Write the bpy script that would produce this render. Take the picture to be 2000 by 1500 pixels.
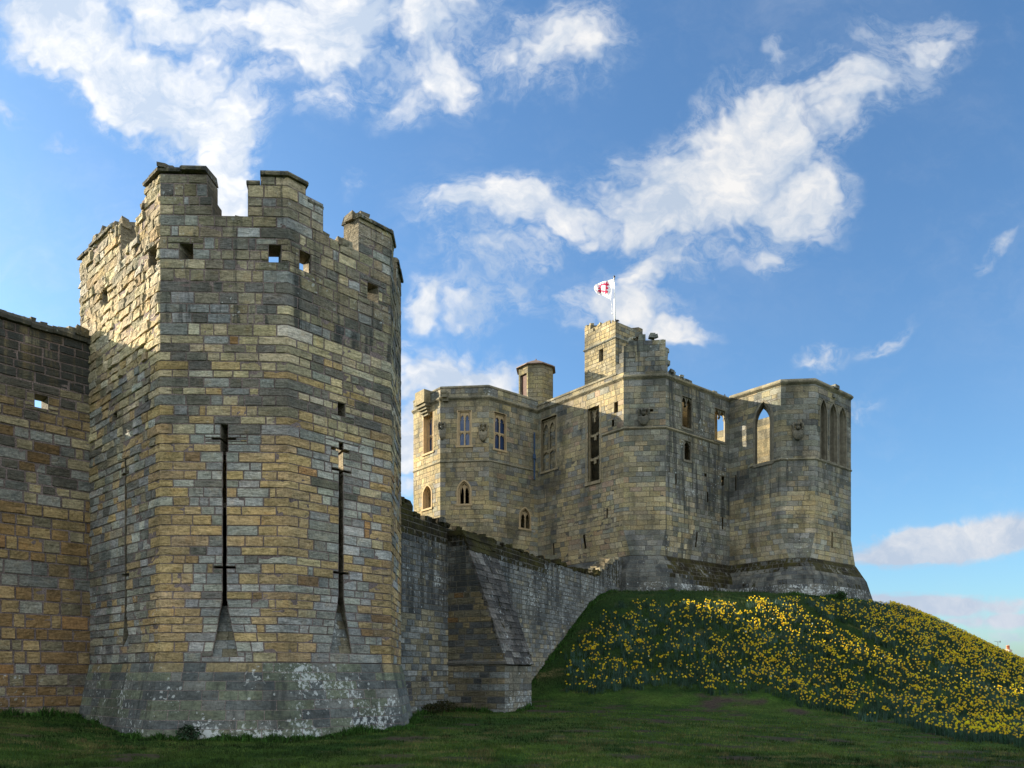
import bpy, math, random
import numpy as np
from mathutils import Vector

for _o in list(bpy.data.objects):
    bpy.data.objects.remove(_o)
SC = bpy.context.scene
COL = SC.collection
R = math.radians

# ------------------------------------------------------------------ camera
F_PX, HOR, EYE = 1525.0, 1320.0, 1.6          # focal length and horizon row, in pixels of the 2000 x 1500 photograph
cam = bpy.data.cameras.new("camera")
cam_o = bpy.data.objects.new("camera", cam)
COL.objects.link(cam_o)
cam_o.location = (0, 0, EYE)
cam_o.rotation_euler = (R(90), 0, 0)
cam.sensor_fit = 'HORIZONTAL'
cam.sensor_width = 36.0
cam.lens = F_PX / 2000.0 * 36.0
cam.shift_y = (HOR - 750.0) / 2000.0
cam.clip_start = 0.1
cam.clip_end = 20000
SC.camera = cam_o
SC.render.resolution_x, SC.render.resolution_y = 1024, 768

# ------------------------------------------------------------------ light
SUN_AZ, SUN_EL = R(21.0), R(19.5)             # azimuth measured from -X towards +Y (behind and left of the castle)
SDIR = Vector((-math.cos(SUN_AZ) * math.cos(SUN_EL), math.sin(SUN_AZ) * math.cos(SUN_EL), math.sin(SUN_EL)))
sun = bpy.data.lights.new("sun", 'SUN')
sun.energy = 5.0
sun.angle = R(0.5)
sun.color = (1.0, 0.86, 0.66)
sun_o = bpy.data.objects.new("sun", sun)
COL.objects.link(sun_o)
sun_o.rotation_euler = SDIR.to_track_quat('Z', 'Y').to_euler()
sun_o.location = (-40, 40, 60)

SC.view_settings.view_transform = 'Standard'
SC.view_settings.look = 'None'
SC.view_settings.exposure = 1.78
SC.view_settings.gamma = 1.0
SC.cycles.max_bounces = 6
SC.cycles.diffuse_bounces = 4
SC.cycles.use_denoising = True

# ------------------------------------------------------------------ sky: Nishita plus clouds laid out by direction
world = bpy.data.worlds.new("World")
SC.world = world
world.use_nodes = True
WT = world.node_tree
WT.nodes.clear()


class NT:
    """small helper for writing node trees as expressions"""
    def __init__(self, tree):
        self.t = tree

    def n(self, kind, **kw):
        nd = self.t.nodes.new(kind)
        for k, v in kw.items():
            setattr(nd, k, v)
        return nd

    def put(self, sock, v):
        if hasattr(v, 'links') or isinstance(v, bpy.types.NodeSocket):
            self.t.links.new(v, sock)
        elif v is not None:
            sock.default_value = v

    def m(self, op, a, b=None, c=None, clamp=False):
        nd = self.n('ShaderNodeMath', operation=op, use_clamp=clamp)
        self.put(nd.inputs[0], a)
        if b is not None:
            self.put(nd.inputs[1], b)
        if c is not None:
            self.put(nd.inputs[2], c)
        return nd.outputs[0]

    def vm(self, op, a, b=None, scale=None):
        nd = self.n('ShaderNodeVectorMath', operation=op)
        self.put(nd.inputs[0], a)
        if b is not None:
            self.put(nd.inputs[1], b)
        if scale is not None:
            self.put(nd.inputs['Scale'], scale)
        return nd.outputs['Value'] if op in ('LENGTH', 'DOT_PRODUCT', 'DISTANCE') else nd.outputs[0]

    def xyz(self, v):
        nd = self.n('ShaderNodeSeparateXYZ')
        self.put(nd.inputs[0], v)
        return nd.outputs

    def comb(self, x, y, z):
        nd = self.n('ShaderNodeCombineXYZ')
        for s, v in zip(nd.inputs, (x, y, z)):
            self.put(s, v)
        return nd.outputs[0]

    def noise(self, vec, scale, detail=4.0, rough=0.55, dist=0.0):
        nd = self.n('ShaderNodeTexNoise')
        self.put(nd.inputs['Vector'], vec)
        nd.inputs['Scale'].default_value = scale
        nd.inputs['Detail'].default_value = detail
        nd.inputs['Roughness'].default_value = rough
        nd.inputs['Distortion'].default_value = dist
        return nd.outputs['Fac']

    def ss(self, v, lo, hi, a=0.0, b=1.0):
        nd = self.n('ShaderNodeMapRange', interpolation_type='SMOOTHSTEP')
        self.put(nd.inputs['Value'], v)
        for k, q in (('From Min', lo), ('From Max', hi), ('To Min', a), ('To Max', b)):
            self.put(nd.inputs[k], q)
        return nd.outputs[0]

    def lin(self, v, lo, hi, a=0.0, b=1.0):
        nd = self.n('ShaderNodeMapRange')
        self.put(nd.inputs['Value'], v)
        for k, q in (('From Min', lo), ('From Max', hi), ('To Min', a), ('To Max', b)):
            self.put(nd.inputs[k], q)
        return nd.outputs[0]

    def mix(self, fac, a, b, blend='MIX'):
        nd = self.n('ShaderNodeMix', data_type='RGBA', blend_type=blend)
        self.put(nd.inputs['Factor'], fac)
        self.put(nd.inputs['A'], a) if False else self.put(nd.inputs[6], a)
        self.put(nd.inputs[7], b)
        return nd.outputs[2]


W = NT(WT)
gen = W.n('ShaderNodeTexCoord').outputs['Generated']
dx, dy, dz = W.xyz(gen)
fwd = W.m('MAXIMUM', dy, 0.02)
cu = W.m('DIVIDE', dx, fwd)
cv = W.m('DIVIDE', dz, fwd)
cp = W.comb(cu, cv, 0.0)                      # direction in front: (east/north, up/north)
# warp the layout so that no cloud keeps a drawn outline
wn = W.n('ShaderNodeTexNoise')
wn.inputs['Scale'].default_value = 4.2
wn.inputs['Detail'].default_value = 5.0
wn.inputs['Roughness'].default_value = 0.6
W.put(wn.inputs['Vector'], cp)
warp = W.vm('SCALE', W.vm('SUBTRACT', wn.outputs['Color'], (0.5, 0.5, 0.5)), scale=0.20)
cpw = W.vm('ADD', cp, warp)
cpl = W.vm('ADD', cp, W.vm('MULTIPLY', warp, (0.5, 0.16, 0.0)))
# x, y, rx, ry (photo pixels), tilt (degrees, anticlockwise), strength
CLOUDS = [
    (110, 40, 190, 90, -18, 1.2), (300, 150, 215, 100, -25, 1.4), (420, 215, 120, 120, 0, 1.4),
    (455, 330, 75, 125, 0, 1.25), (360, 20, 260, 70, 0, 0.9), (640, 40, 220, 100, 8, 1.1), (820, 70, 190, 110, 15, 0.95),
    (1080, 100, 150, 80, 10, 0.8), (640, 170, 90, 45, 30, 0.55),
    (1390, 350, 220, 125, 10, 1.5), (1490, 260, 150, 125, 40, 1.4), (1480, 185, 75, 60, 0, 1.15),
    (1640, 190, 180, 105, 40, 0.72), (1560, 370, 110, 100, 0, 1.15), (1540, 470, 60, 45, 20, 0.8), (1740, 100, 150, 100, 50, 0.52),
    (980, 410, 175, 80, 5, 0.88), (960, 505, 160, 55, 8, 0.8), (1290, 505, 130, 45, 15, 0.9), (1110, 420, 95, 60, 0, 0.72),
    (1190, 590, 150, 55, 5, 0.85), (1290, 630, 90, 35, -10, 0.75), (960, 590, 120, 60, 0, 0.8), (820, 600, 60, 40, 0, 0.75),
    (890, 745, 150, 75, 0, 1.3), (800, 880, 60, 120, 0, 1.3), (760, 700, 60, 60, 0, 0.6),
    (1740, 1082, 130, 24, 5, 1.5), (1830, 1062, 230, 34, 7, 1.6), (2000, 1040, 220, 36, 5, 1.4), (1820, 1180, 210, 22, 0, 1.35), (1960, 1205, 150, 18, 0, 1.0), (1620, 670, 90, 34, 15, 0.5),
    (1745, 640, 60, 30, 20, 0.46), (1690, 780, 60, 30, 10, 0.5), (1930, 510, 50, 26, 30, 0.5), (110, 250, 40, 25, 10, 0.5),
    (20, 232, 40, 22, 0, 0.6), (1540, 80, 36, 36, 30, 0.48), (1960, 1240, 150, 18, 0, 0.5), (700, 330, 40, 30, 60, 0.45),
]
field = None
for (cx, cy, rx, ry, rot, st) in CLOUDS:
    mp = W.n('ShaderNodeMapping', vector_type='TEXTURE')
    W.put(mp.inputs['Vector'], cpw if cy < 1000 else cpl)
    mp.inputs['Location'].default_value = ((cx - 1000) / F_PX, (HOR - cy) / F_PX, 0)
    mp.inputs['Rotation'].default_value = (0, 0, R(rot))
    mp.inputs['Scale'].default_value = (rx / F_PX * 1.38, ry / F_PX * 1.38, 1)
    ln = W.vm('LENGTH', mp.outputs[0])
    f1 = W.m('MULTIPLY', W.ss(ln, 1.15, 0.0), st * 1.06)
    field = f1 if field is None else W.m('SMOOTH_MAX', field, f1, 0.12)
streak = W.n('ShaderNodeMapping', vector_type='POINT')
W.put(streak.inputs['Vector'], cpw)
streak.inputs['Rotation'].default_value = (0, 0, R(-32))
streak.inputs['Scale'].default_value = (0.75, 1.15, 1)
fb1 = W.noise(streak.outputs[0], 8.0, 10.0, 0.66)
fb2 = W.noise(streak.outputs[0], 26.0, 8.0, 0.7)
vb = W.n('ShaderNodeTexVoronoi', feature='F1')
W.put(vb.inputs['Vector'], W.vm('ADD', streak.outputs[0], W.vm('SCALE', W.vm('SUBTRACT', wn.outputs['Color'], (0.5, 0.5, 0.5)), scale=0.05)))
vb.inputs['Scale'].default_value = 13.0
vb.inputs['Detail'].default_value = 2.0
vb.inputs['Roughness'].default_value = 0.55
puff = W.m('SUBTRACT', 0.98, vb.outputs['Distance'])
tex = W.m('ADD', W.m('MULTIPLY', fb1, 0.52), W.m('ADD', W.m('MULTIPLY', fb2, 0.22), W.m('MULTIPLY', puff, 0.26)))
csum = W.m('ADD', field, W.m('MULTIPLY', W.m('SUBTRACT', tex, 0.46), 2.8))
core = W.ss(csum, 0.06, 0.72)
wisp = W.m('MULTIPLY', W.m('MULTIPLY', W.ss(csum, -0.45, 0.45), 0.62), W.ss(fb2, 0.34, 0.64))
dens_f = W.m('MULTIPLY', W.m('MAXIMUM', core, wisp), W.ss(field, 0.02, 0.45))
# unseen bright clouds behind the camera and overhead, added to fill the shaded faces
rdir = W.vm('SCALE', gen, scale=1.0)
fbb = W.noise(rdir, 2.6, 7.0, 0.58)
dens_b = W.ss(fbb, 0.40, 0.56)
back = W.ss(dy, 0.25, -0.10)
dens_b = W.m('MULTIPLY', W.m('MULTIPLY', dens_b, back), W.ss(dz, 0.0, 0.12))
infront = W.ss(dy, 0.05, 0.25)
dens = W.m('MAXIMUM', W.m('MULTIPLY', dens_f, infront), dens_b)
# cloud shade: thick parts bright, thin parts and undersides greyer and bluer
lo_v = W.vm('ADD', streak.outputs[0], (0.012, -0.016, 0.0))
fb1b = W.noise(lo_v, 8.0, 10.0, 0.66)
shade = W.m('ADD', W.m('ADD', W.m('MULTIPLY', W.m('SUBTRACT', fb1b, fb1), 3.0), 0.62), W.m('MULTIPLY', W.m('SUBTRACT', puff, 0.4), 0.8))
big = W.noise(cp, 5.0, 3.0, 0.5)
shade = W.m('ADD', shade, W.m('MULTIPLY', W.m('SUBTRACT', big, 0.5), 1.5), clamp=True)
lowc = W.ss(cv, 0.26, 0.10)                   # low clouds near the horizon are grey-lilac
shade = W.m('MULTIPLY', shade, W.m('SUBTRACT', 1.0, W.m('MULTIPLY', lowc, 0.55)))
sunside = W.ss(cu, 0.3, -0.5, 0.0, 1.0)
ccol = W.mix(shade, (0.165, 0.195, 0.240, 1), (0.300, 0.296, 0.292, 1))
ccol = W.mix(1.0, ccol, W.comb(W.lin(sunside, 0, 1, 0.92, 1.12), W.lin(sunside, 0, 1, 0.92, 1.12), W.lin(sunside, 0, 1, 0.92, 1.12)), 'MULTIPLY')
ccol_fill = (0.53, 0.545, 0.575, 1)  # added clouds behind the camera, bright enough to serve as fill light
ccol = W.mix(infront, ccol_fill, ccol)

sky = W.n('ShaderNodeTexSky', sky_type='NISHITA')
sky.sun_disc = False
sky.sun_elevation = SUN_EL
sky.sun_rotation = math.atan2(SDIR.x, SDIR.y)
sky.air_density = 1.0
sky.dust_density = 0.9
sky.ozone_density = 1.6
skyc = W.mix(1.0, sky.outputs[0], (0.0385, 0.0545, 0.067, 1), 'MULTIPLY')
veil = W.m('MULTIPLY', W.ss(W.noise(streak.outputs[0], 2.2, 8.0, 0.68), 0.42, 0.75), W.ss(W.noise(cp, 1.4, 2.0, 0.5), 0.40, 0.62, 0.0, 0.30))
dens = W.m('MAXIMUM', dens, W.m('MULTIPLY', veil, infront))
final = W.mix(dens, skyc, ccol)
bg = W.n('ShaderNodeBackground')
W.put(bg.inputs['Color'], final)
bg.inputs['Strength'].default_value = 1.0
wo = W.n('ShaderNodeOutputWorld')
WT.links.new(bg.outputs[0], wo.inputs['Surface'])
world.cycles.sampling_method = 'MANUAL'
world.cycles.sample_map_resolution = 1024

# ------------------------------------------------------------------ numpy helpers
_tab = np.random.default_rng(7).random(8192)


def vnoise(x, y, seed=0):
    x = np.asarray(x, float); y = np.asarray(y, float)
    xi = np.floor(x).astype(np.int64); yi = np.floor(y).astype(np.int64)
    fx = x - xi; fy = y - yi
    fx = fx * fx * (3 - 2 * fx); fy = fy * fy * (3 - 2 * fy)
    s = np.asarray(seed).astype(np.int64) * 83492791

    def h(a, b):
        return _tab[((a * 73856093) ^ (b * 19349663) ^ s) & 8191]
    a = h(xi, yi); b = h(xi + 1, yi); c = h(xi, yi + 1); d = h(xi + 1, yi + 1)
    return (a + (b - a) * fx) * (1 - fy) + (c + (d - c) * fx) * fy


def fbm(x, y, seed=0, octv=3):
    t = 0; a = 0.5; s = 0
    for k in range(octv):
        t = t + a * vnoise(x, y, seed + k * 17); s += a
        x = np.asarray(x) * 2.03; y = np.asarray(y) * 2.03; a *= 0.5
    return t / s


def hsh(*k):
    v = 1469598103
    for q in k:
        v = ((v ^ int(q * 131 + 7)) * 16777619) & 0xffffffff
    v ^= v >> 13
    v = (v * 0x5bd1e995) & 0xffffffff
    v ^= v >> 15
    return v / 4294967296.0


# ------------------------------------------------------------------ mesh builder
class MB:
    def __init__(self):
        self.v = []; self.t = []; self.w = []; self.q = []; self.qm = []; self.n = 0; self.tri = []; self.trim = []

    def add(self, verts, quads, mat=0, tint=(1, 1, 1), wx=(0, 0, 0), tris=None):
        verts = np.asarray(verts, float).reshape(-1, 3)
        k = len(verts)
        self.v.append(verts)
        self.t.append(np.broadcast_to(np.asarray(tint, float), (k, 3)))
        self.w.append(np.broadcast_to(np.asarray(wx, float), (k, 3)))
        if quads is not None and len(quads):
            q = np.asarray(quads, np.int64) + self.n
            self.q.append(q)
            self.qm.append(np.broadcast_to(np.asarray(mat), (len(q),)))
        if tris is not None and len(tris):
            q = np.asarray(tris, np.int64) + self.n
            self.tri.append(q)
            self.trim.append(np.broadcast_to(np.asarray(mat), (len(q),)))
        self.n += k

    def box(self, c8, mat=0, tint=(1, 1, 1), wx=(0, 0, 0), skip=()):
        """c8: bottom ring of four points, then the top ring"""
        f = {'b': (3, 2, 1, 0), 't': (4, 5, 6, 7), '0': (0, 1, 5, 4), '1': (1, 2, 6, 5), '2': (2, 3, 7, 6), '3': (3, 0, 4, 7)}
        self.add(c8, [f[k] for k in f if k not in skip], mat, tint, wx)

    def tube(self, pts, rad, n=8, mat=0, tint=(1, 1, 1), cap=True):
        pts = [Vector(p) for p in pts]
        if not hasattr(rad, '__len__'):
            rad = [rad] * len(pts)
        ring = []
        for i, p in enumerate(pts):
            d = (pts[min(i + 1, len(pts) - 1)] - pts[max(i - 1, 0)]).normalized()
            a = d.orthogonal().normalized(); b = d.cross(a)
            ring.append([p + (a * math.cos(2 * math.pi * k / n) + b * math.sin(2 * math.pi * k / n)) * rad[i] for k in range(n)])
        vs = [q for r in ring for q in r]
        fs = [(i * n + k, i * n + (k + 1) % n, (i + 1) * n + (k + 1) % n, (i + 1) * n + k) for i in range(len(pts) - 1) for k in range(n)]
        tr = []
        if cap:
            vs += [pts[0], pts[-1]]
            c0 = len(pts) * n
            e = (len(pts) - 1) * n
            tr = [(c0, (k + 1) % n, k) for k in range(n)] + [(c0 + 1, e + k, e + (k + 1) % n) for k in range(n)]
        self.add(vs, fs, mat, tint, (0, 0, 0), tr)

    def build(self, name, mats, parent=None, smooth=False, base=None):
        me = bpy.data.meshes.new(name)
        v = np.concatenate(self.v) if self.v else np.zeros((0, 3))
        off = Vector((0, 0, 0))
        if parent is not None:
            p = parent
            while p is not None:
                off += Vector(p.location); p = p.parent
        if base is not None and parent is None:
            off = Vector(base)
        v = v - np.array(off)
        q = np.concatenate(self.q) if self.q else np.zeros((0, 4), np.int64)
        t = np.concatenate(self.tri) if self.tri else np.zeros((0, 3), np.int64)
        qm = np.concatenate(self.qm) if self.q else np.zeros(0)
        tm = np.concatenate(self.trim) if self.tri else np.zeros(0)
        me.vertices.add(len(v)); me.vertices.foreach_set('co', v.astype(np.float32).ravel())
        lo = np.concatenate([q.ravel(), t.ravel()]).astype(np.int32)
        me.loops.add(len(lo)); me.loops.foreach_set('vertex_index', lo)
        tot = np.concatenate([np.full(len(q), 4), np.full(len(t), 3)]).astype(np.int32)
        st = np.concatenate([[0], np.cumsum(tot)[:-1]]).astype(np.int32) if len(tot) else np.zeros(0, np.int32)
        me.polygons.add(len(tot)); me.polygons.foreach_set('loop_start', st)
        me.polygons.foreach_set('loop_total', tot)
        me.polygons.foreach_set('material_index', np.concatenate([qm, tm]).astype(np.int32))
        me.polygons.foreach_set('use_smooth', np.full(len(tot), bool(smooth)))
        for nm, src in (('tint', self.t), ('wx', self.w)):
            at = me.attributes.new(nm, 'FLOAT_COLOR', 'POINT')
            c = np.ones((len(v), 4), np.float32)
            if src:
                c[:, :3] = np.concatenate(src)
            at.data.foreach_set('color', c.ravel())
        me.update(calc_edges=True)
        me.validate()
        for m in (mats if isinstance(mats, (list, tuple)) else [mats]):
            me.materials.append(m)
        o = bpy.data.objects.new(name, me)
        COL.objects.link(o)
        if parent is not None:
            o.parent = parent
        elif base is not None:
            o.location = base
        return o


def empty(name, loc, label, cat, group=None):
    o = bpy.data.objects.new(name, None)
    COL.objects.link(o)
    o.location = loc
    o.empty_display_size = 0.3
    tag(o, label, cat, group)
    return o


def tag(o, label=None, cat=None, group=None, kind=None):
    for k, v in (('label', label), ('category', cat), ('group', group), ('kind', kind)):
        if v:
            o[k] = v


# ------------------------------------------------------------------ materials
def mat_base(name, rough=0.9, spec=0.25):
    m = bpy.data.materials.new(name)
    m.use_nodes = True
    nt = m.node_tree
    nt.nodes.clear()
    T = NT(nt)
    out = T.n('ShaderNodeOutputMaterial')
    b = T.n('ShaderNodeBsdfPrincipled')
    nt.links.new(b.outputs[0], out.inputs[0])
    b.inputs['Roughness'].default_value = rough
    b.inputs['Specular IOR Level'].default_value = spec
    return m, T, b


def bump(T, b, h, strength, dist):
    bn = T.n('ShaderNodeBump')
    bn.inputs['Strength'].default_value = strength
    bn.inputs['Distance'].default_value = dist
    T.put(bn.inputs['Height'], h)
    T.t.links.new(bn.outputs[0], b.inputs['Normal'])


def stone_material(name, k=1.0, bed=1.0, bstr=0.7, dist=0.03, blotch=0.0, amp=1.0):
    """per-stone colour from the mesh; wx = (streaky black crust, white lichen, moss), all growth with shapes of its own"""
    m, T, b = mat_base(name, 0.92, 0.15)
    pos = T.n('ShaderNodeNewGeometry').outputs['Position']
    tint = T.n('ShaderNodeAttribute', attribute_name='tint').outputs['Color']
    wx = T.xyz(T.n('ShaderNodeAttribute', attribute_name='wx').outputs['Vector'])
    x, y, z = T.xyz(pos)
    tv = T.vm('SCALE', tint, scale=23.0)
    bedv = T.vm('ADD', tv, T.comb(T.m('MULTIPLY', x, 1.6), T.m('MULTIPLY', y, 1.6), T.m('MULTIPLY', z, 8.0 * bed)))
    n_bed = T.noise(bedv, 2.2 * k, 6.0, 0.65, 0.6)
    n_fine = T.noise(pos, 16.0 * k, 5.0, 0.65)
    n_mid = T.noise(pos, 3.1 * k, 5.0, 0.6)
    n_big = T.noise(pos, 0.55 * k, 4.0, 0.55)
    v = T.m('ADD', T.lin(n_bed, 0.3, 0.7, 0.91 - 0.33 * amp, 0.91 + 0.33 * amp), T.lin(n_fine, 0.25, 0.75, -0.36, 0.36))
    v = T.m('MULTIPLY', v, T.lin(n_big, 0.3, 0.7, 0.74, 1.2))
    col = T.mix(1.0, tint, T.comb(v, v, v), 'MULTIPLY')
    # ochre iron staining and grey weather skin come and go across the blocks
    col = T.mix(T.m('MULTIPLY', T.ss(n_mid, 0.52, 0.72), 0.45), col, T.mix(1.0, col, (0.62, 0.72, 0.82, 1), 'MULTIPLY'))
    col = T.mix(T.m('MULTIPLY', T.ss(n_mid, 0.46, 0.28), 0.4), col, T.mix(1.0, col, (1.22, 0.98, 0.72, 1), 'MULTIPLY'))
    if blotch:                                # large weather stains running over many courses
        sx = T.comb(T.m('MULTIPLY', x, 0.5), T.m('MULTIPLY', y, 0.5), T.m('MULTIPLY', z, 0.2))
        n_b1 = T.noise(sx, 1.6, 6.0, 0.62, 0.4)
        n_b2 = T.noise(T.vm('ADD', pos, (7.0, 3.0, 1.0)), 0.3, 6.0, 0.65)
        bl = T.ss(T.m('ADD', T.m('MULTIPLY', n_b1, 0.6), T.m('MULTIPLY', n_b2, 0.4)), 0.47, 0.60)
        col = T.mix(T.m('MULTIPLY', bl, blotch), col, T.mix(1.0, col, (0.50, 0.52, 0.54, 1), 'MULTIPLY'))
        li = T.ss(n_b2, 0.50, 0.36)
        col = T.mix(T.m('MULTIPLY', li, blotch * 0.7), col, T.mix(1.0, col, (1.3, 1.22, 1.05, 1), 'MULTIPLY'))
    # green algae film
    n_alg = T.noise(pos, 1.3 * k, 6.0, 0.65)
    # black crust in streaks
    sv = T.comb(T.m('MULTIPLY', x, 3.4), T.m('MULTIPLY', y, 3.4), T.m('MULTIPLY', z, 0.28))
    n_st = T.noise(sv, 1.0 * k, 6.0, 0.65, 0.3)
    cr = T.m('ADD', T.m('MULTIPLY', n_st, 0.78), T.m('MULTIPLY', n_fine, 0.22))
    crust = T.ss(T.m('ADD', cr, T.m('MULTIPLY', T.m('SUBTRACT', wx[0], 0.5), 0.62)), 0.48, 0.60)
    crust = T.m('MULTIPLY', crust, T.ss(wx[0], 0.0, 0.12, 0, 0.86))
    col = T.mix(crust, col, (0.042, 0.046, 0.043, 1))
    # lichen: rosettes and crumbly patches
    vor = T.n('ShaderNodeTexVoronoi', feature='F1')
    T.put(vor.inputs['Vector'], T.vm('ADD', pos, T.vm('SCALE', T.comb(n_fine, n_mid, n_fine), scale=0.12)))
    vor.inputs['Scale'].default_value = 6.5 * k
    vcol = T.xyz(vor.outputs['Color'])
    rad = T.m('MULTIPLY', T.m('SUBTRACT', vcol[0], 0.58), 0.75)
    dots = T.ss(T.m('SUBTRACT', rad, vor.outputs['Distance']), 0.0, 0.06)
    n_lic = T.noise(pos, 9.0 * k, 8.0, 0.72)
    n_lib = T.noise(pos, 0.9 * k, 3.0, 0.5)
    crumb = T.ss(T.m('ADD', T.m('ADD', T.m('MULTIPLY', n_lic, 0.62), T.m('MULTIPLY', n_lib, 0.38)), T.m('MULTIPLY', wx[1], 0.3)), 0.68, 0.74)
    lic = T.m('MAXIMUM', T.m('MULTIPLY', dots, T.ss(T.m('ADD', wx[1], T.m('MULTIPLY', n_lib, 0.5)), 0.45, 0.75)), crumb)
    lic = T.m('MULTIPLY', lic, T.ss(wx[1], 0.0, 0.15, 0, 0.8))
    col = T.mix(lic, col, (0.50, 0.53, 0.50, 1))
    # moss cushions
    n_mo = T.noise(pos, 5.0 * k, 7.0, 0.7)
    n_mo2 = T.noise(sv, 2.0 * k, 5.0, 0.65)
    mo = T.ss(T.m('ADD', T.m('ADD', T.m('MULTIPLY', n_mo, 0.45), T.m('MULTIPLY', n_mo2, 0.45)), T.m('MULTIPLY', wx[2], 0.36)), 0.62, 0.69)
    mo = T.m('MULTIPLY', mo, T.ss(wx[2], 0.0, 0.12))
    mcol = T.mix(T.ss(n_alg, 0.35, 0.65), (0.018, 0.015, 0.008, 1), (0.052, 0.047, 0.013, 1))
    col = T.mix(mo, col, mcol)
    T.t.links.new(col, b.inputs['Base Color'])
    h = T.m('ADD', T.m('MULTIPLY', n_bed, 0.6), T.m('MULTIPLY', n_fine, 0.45))
    h = T.m('ADD', h, T.m('MULTIPLY', mo, 0.5))
    bump(T, b, h, bstr, dist)
    return m


def mortar_material(name, c1, c2, k=1.0):
    m, T, b = mat_base(name, 0.95, 0.1)
    pos = T.n('ShaderNodeNewGeometry').outputs['Position']
    n1 = T.noise(pos, 30.0 * k, 4.0, 0.7)
    n2 = T.noise(pos, 1.2 * k, 4.0, 0.6)
    col = T.mix(T.ss(n1, 0.35, 0.65), c1, c2)
    v = T.lin(n2, 0.3, 0.7, 0.6, 1.25)
    col = T.mix(1.0, col, T.comb(v, v, v), 'MULTIPLY')
    T.t.links.new(col, b.inputs['Base Color'])
    bump(T, b, n1, 0.5, 0.02)
    return m


def plain_material(name, c, rough=0.6, spec=0.3, var=0.25, scale=8.0, metal=0.0):
    m, T, b = mat_base(name, rough, spec)
    pos = T.n('ShaderNodeNewGeometry').outputs['Position']
    n1 = T.noise(pos, scale, 5.0, 0.65)
    v = T.lin(n1, 0.3, 0.7, 1 - var, 1 + var)
    T.t.links.new(T.mix(1.0, (*c, 1), T.comb(v, v, v), 'MULTIPLY'), b.inputs['Base Color'])
    b.inputs['Metallic'].default_value = metal
    bump(T, b, n1, 0.25, 0.01)
    return m


def tint_material(name, rough=0.7, spec=0.2, trans=0.0, var=0.2):
    m, T, b = mat_base(name, rough, spec)
    tint = T.n('ShaderNodeAttribute', attribute_name='tint').outputs['Color']
    pos = T.n('ShaderNodeNewGeometry').outputs['Position']
    n1 = T.noise(pos, 3.0, 3.0, 0.6)
    v = T.lin(n1, 0.3, 0.7, 1 - var, 1 + var)
    col = T.mix(1.0, tint, T.comb(v, v, v), 'MULTIPLY')
    T.t.links.new(col, b.inputs['Base Color'])
    if trans:
        tr = T.n('ShaderNodeBsdfTranslucent')
        T.t.links.new(col, tr.inputs[0])
        mx = T.n('ShaderNodeMixShader')
        mx.inputs[0].default_value = trans
        out = [q for q in T.t.nodes if q.bl_idname == 'ShaderNodeOutputMaterial'][0]
        T.t.links.new(b.outputs[0], mx.inputs[1]); T.t.links.new(tr.outputs[0], mx.inputs[2])
        T.t.links.new(mx.outputs[0], out.inputs[0])
    return m


STONE = stone_material("weathered_sandstone", 1.0, 1.0, 0.95, 0.08, 0.65)
STONE_FAR = stone_material("keep_sandstone", 0.8, 1.6, 0.9, 0.06, 1.0, 0.7)
STONE_PLINTH = stone_material("lichened_plinth_stone", 1.0, 0.6, 0.8, 0.03, 0.6)
MORTAR = mortar_material("pinkish_lime_mortar", (0.24, 0.19, 0.17, 1), (0.10, 0.08, 0.075, 1))
MORTAR_FAR = mortar_material("dark_lime_mortar", (0.16, 0.145, 0.115, 1), (0.09, 0.082, 0.065, 1), 0.6)
DRESSED = plain_material("new_dressed_stone", (0.40, 0.30, 0.17), 0.85, 0.15, 0.2, 5.0)
OAK = plain_material("dark_oak_board", (0.075, 0.035, 0.025), 0.7, 0.2, 0.4, 6.0)
PAINT_W = plain_material("white_paint", (0.8, 0.8, 0.78), 0.35, 0.4, 0.04, 3.0)
IRON = plain_material("black_iron", (0.02, 0.02, 0.022), 0.5, 0.4, 0.2, 8.0)
LEAD = plain_material("blue_grey_lead", (0.045, 0.085, 0.16), 0.5, 0.4, 0.2, 6.0)
SLATE = plain_material("stone_slate", (0.20, 0.15, 0.12), 0.85, 0.15, 0.35, 4.0)
CLAY = plain_material("terracotta", (0.55, 0.20, 0.10), 0.8, 0.2, 0.2, 5.0)


def glass_material():
    m, T, b = mat_base("window_glass", 0.08, 0.9)
    b.inputs['Base Color'].default_value = (0.02, 0.045, 0.11, 1)  # blue base colour stands in for reflected sky
    pos = T.n('ShaderNodeNewGeometry').outputs['Position']
    bump(T, b, T.noise(pos, 2.5, 2.0, 0.5), 0.25, 0.05)
    return m


GLASS = glass_material()


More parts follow.
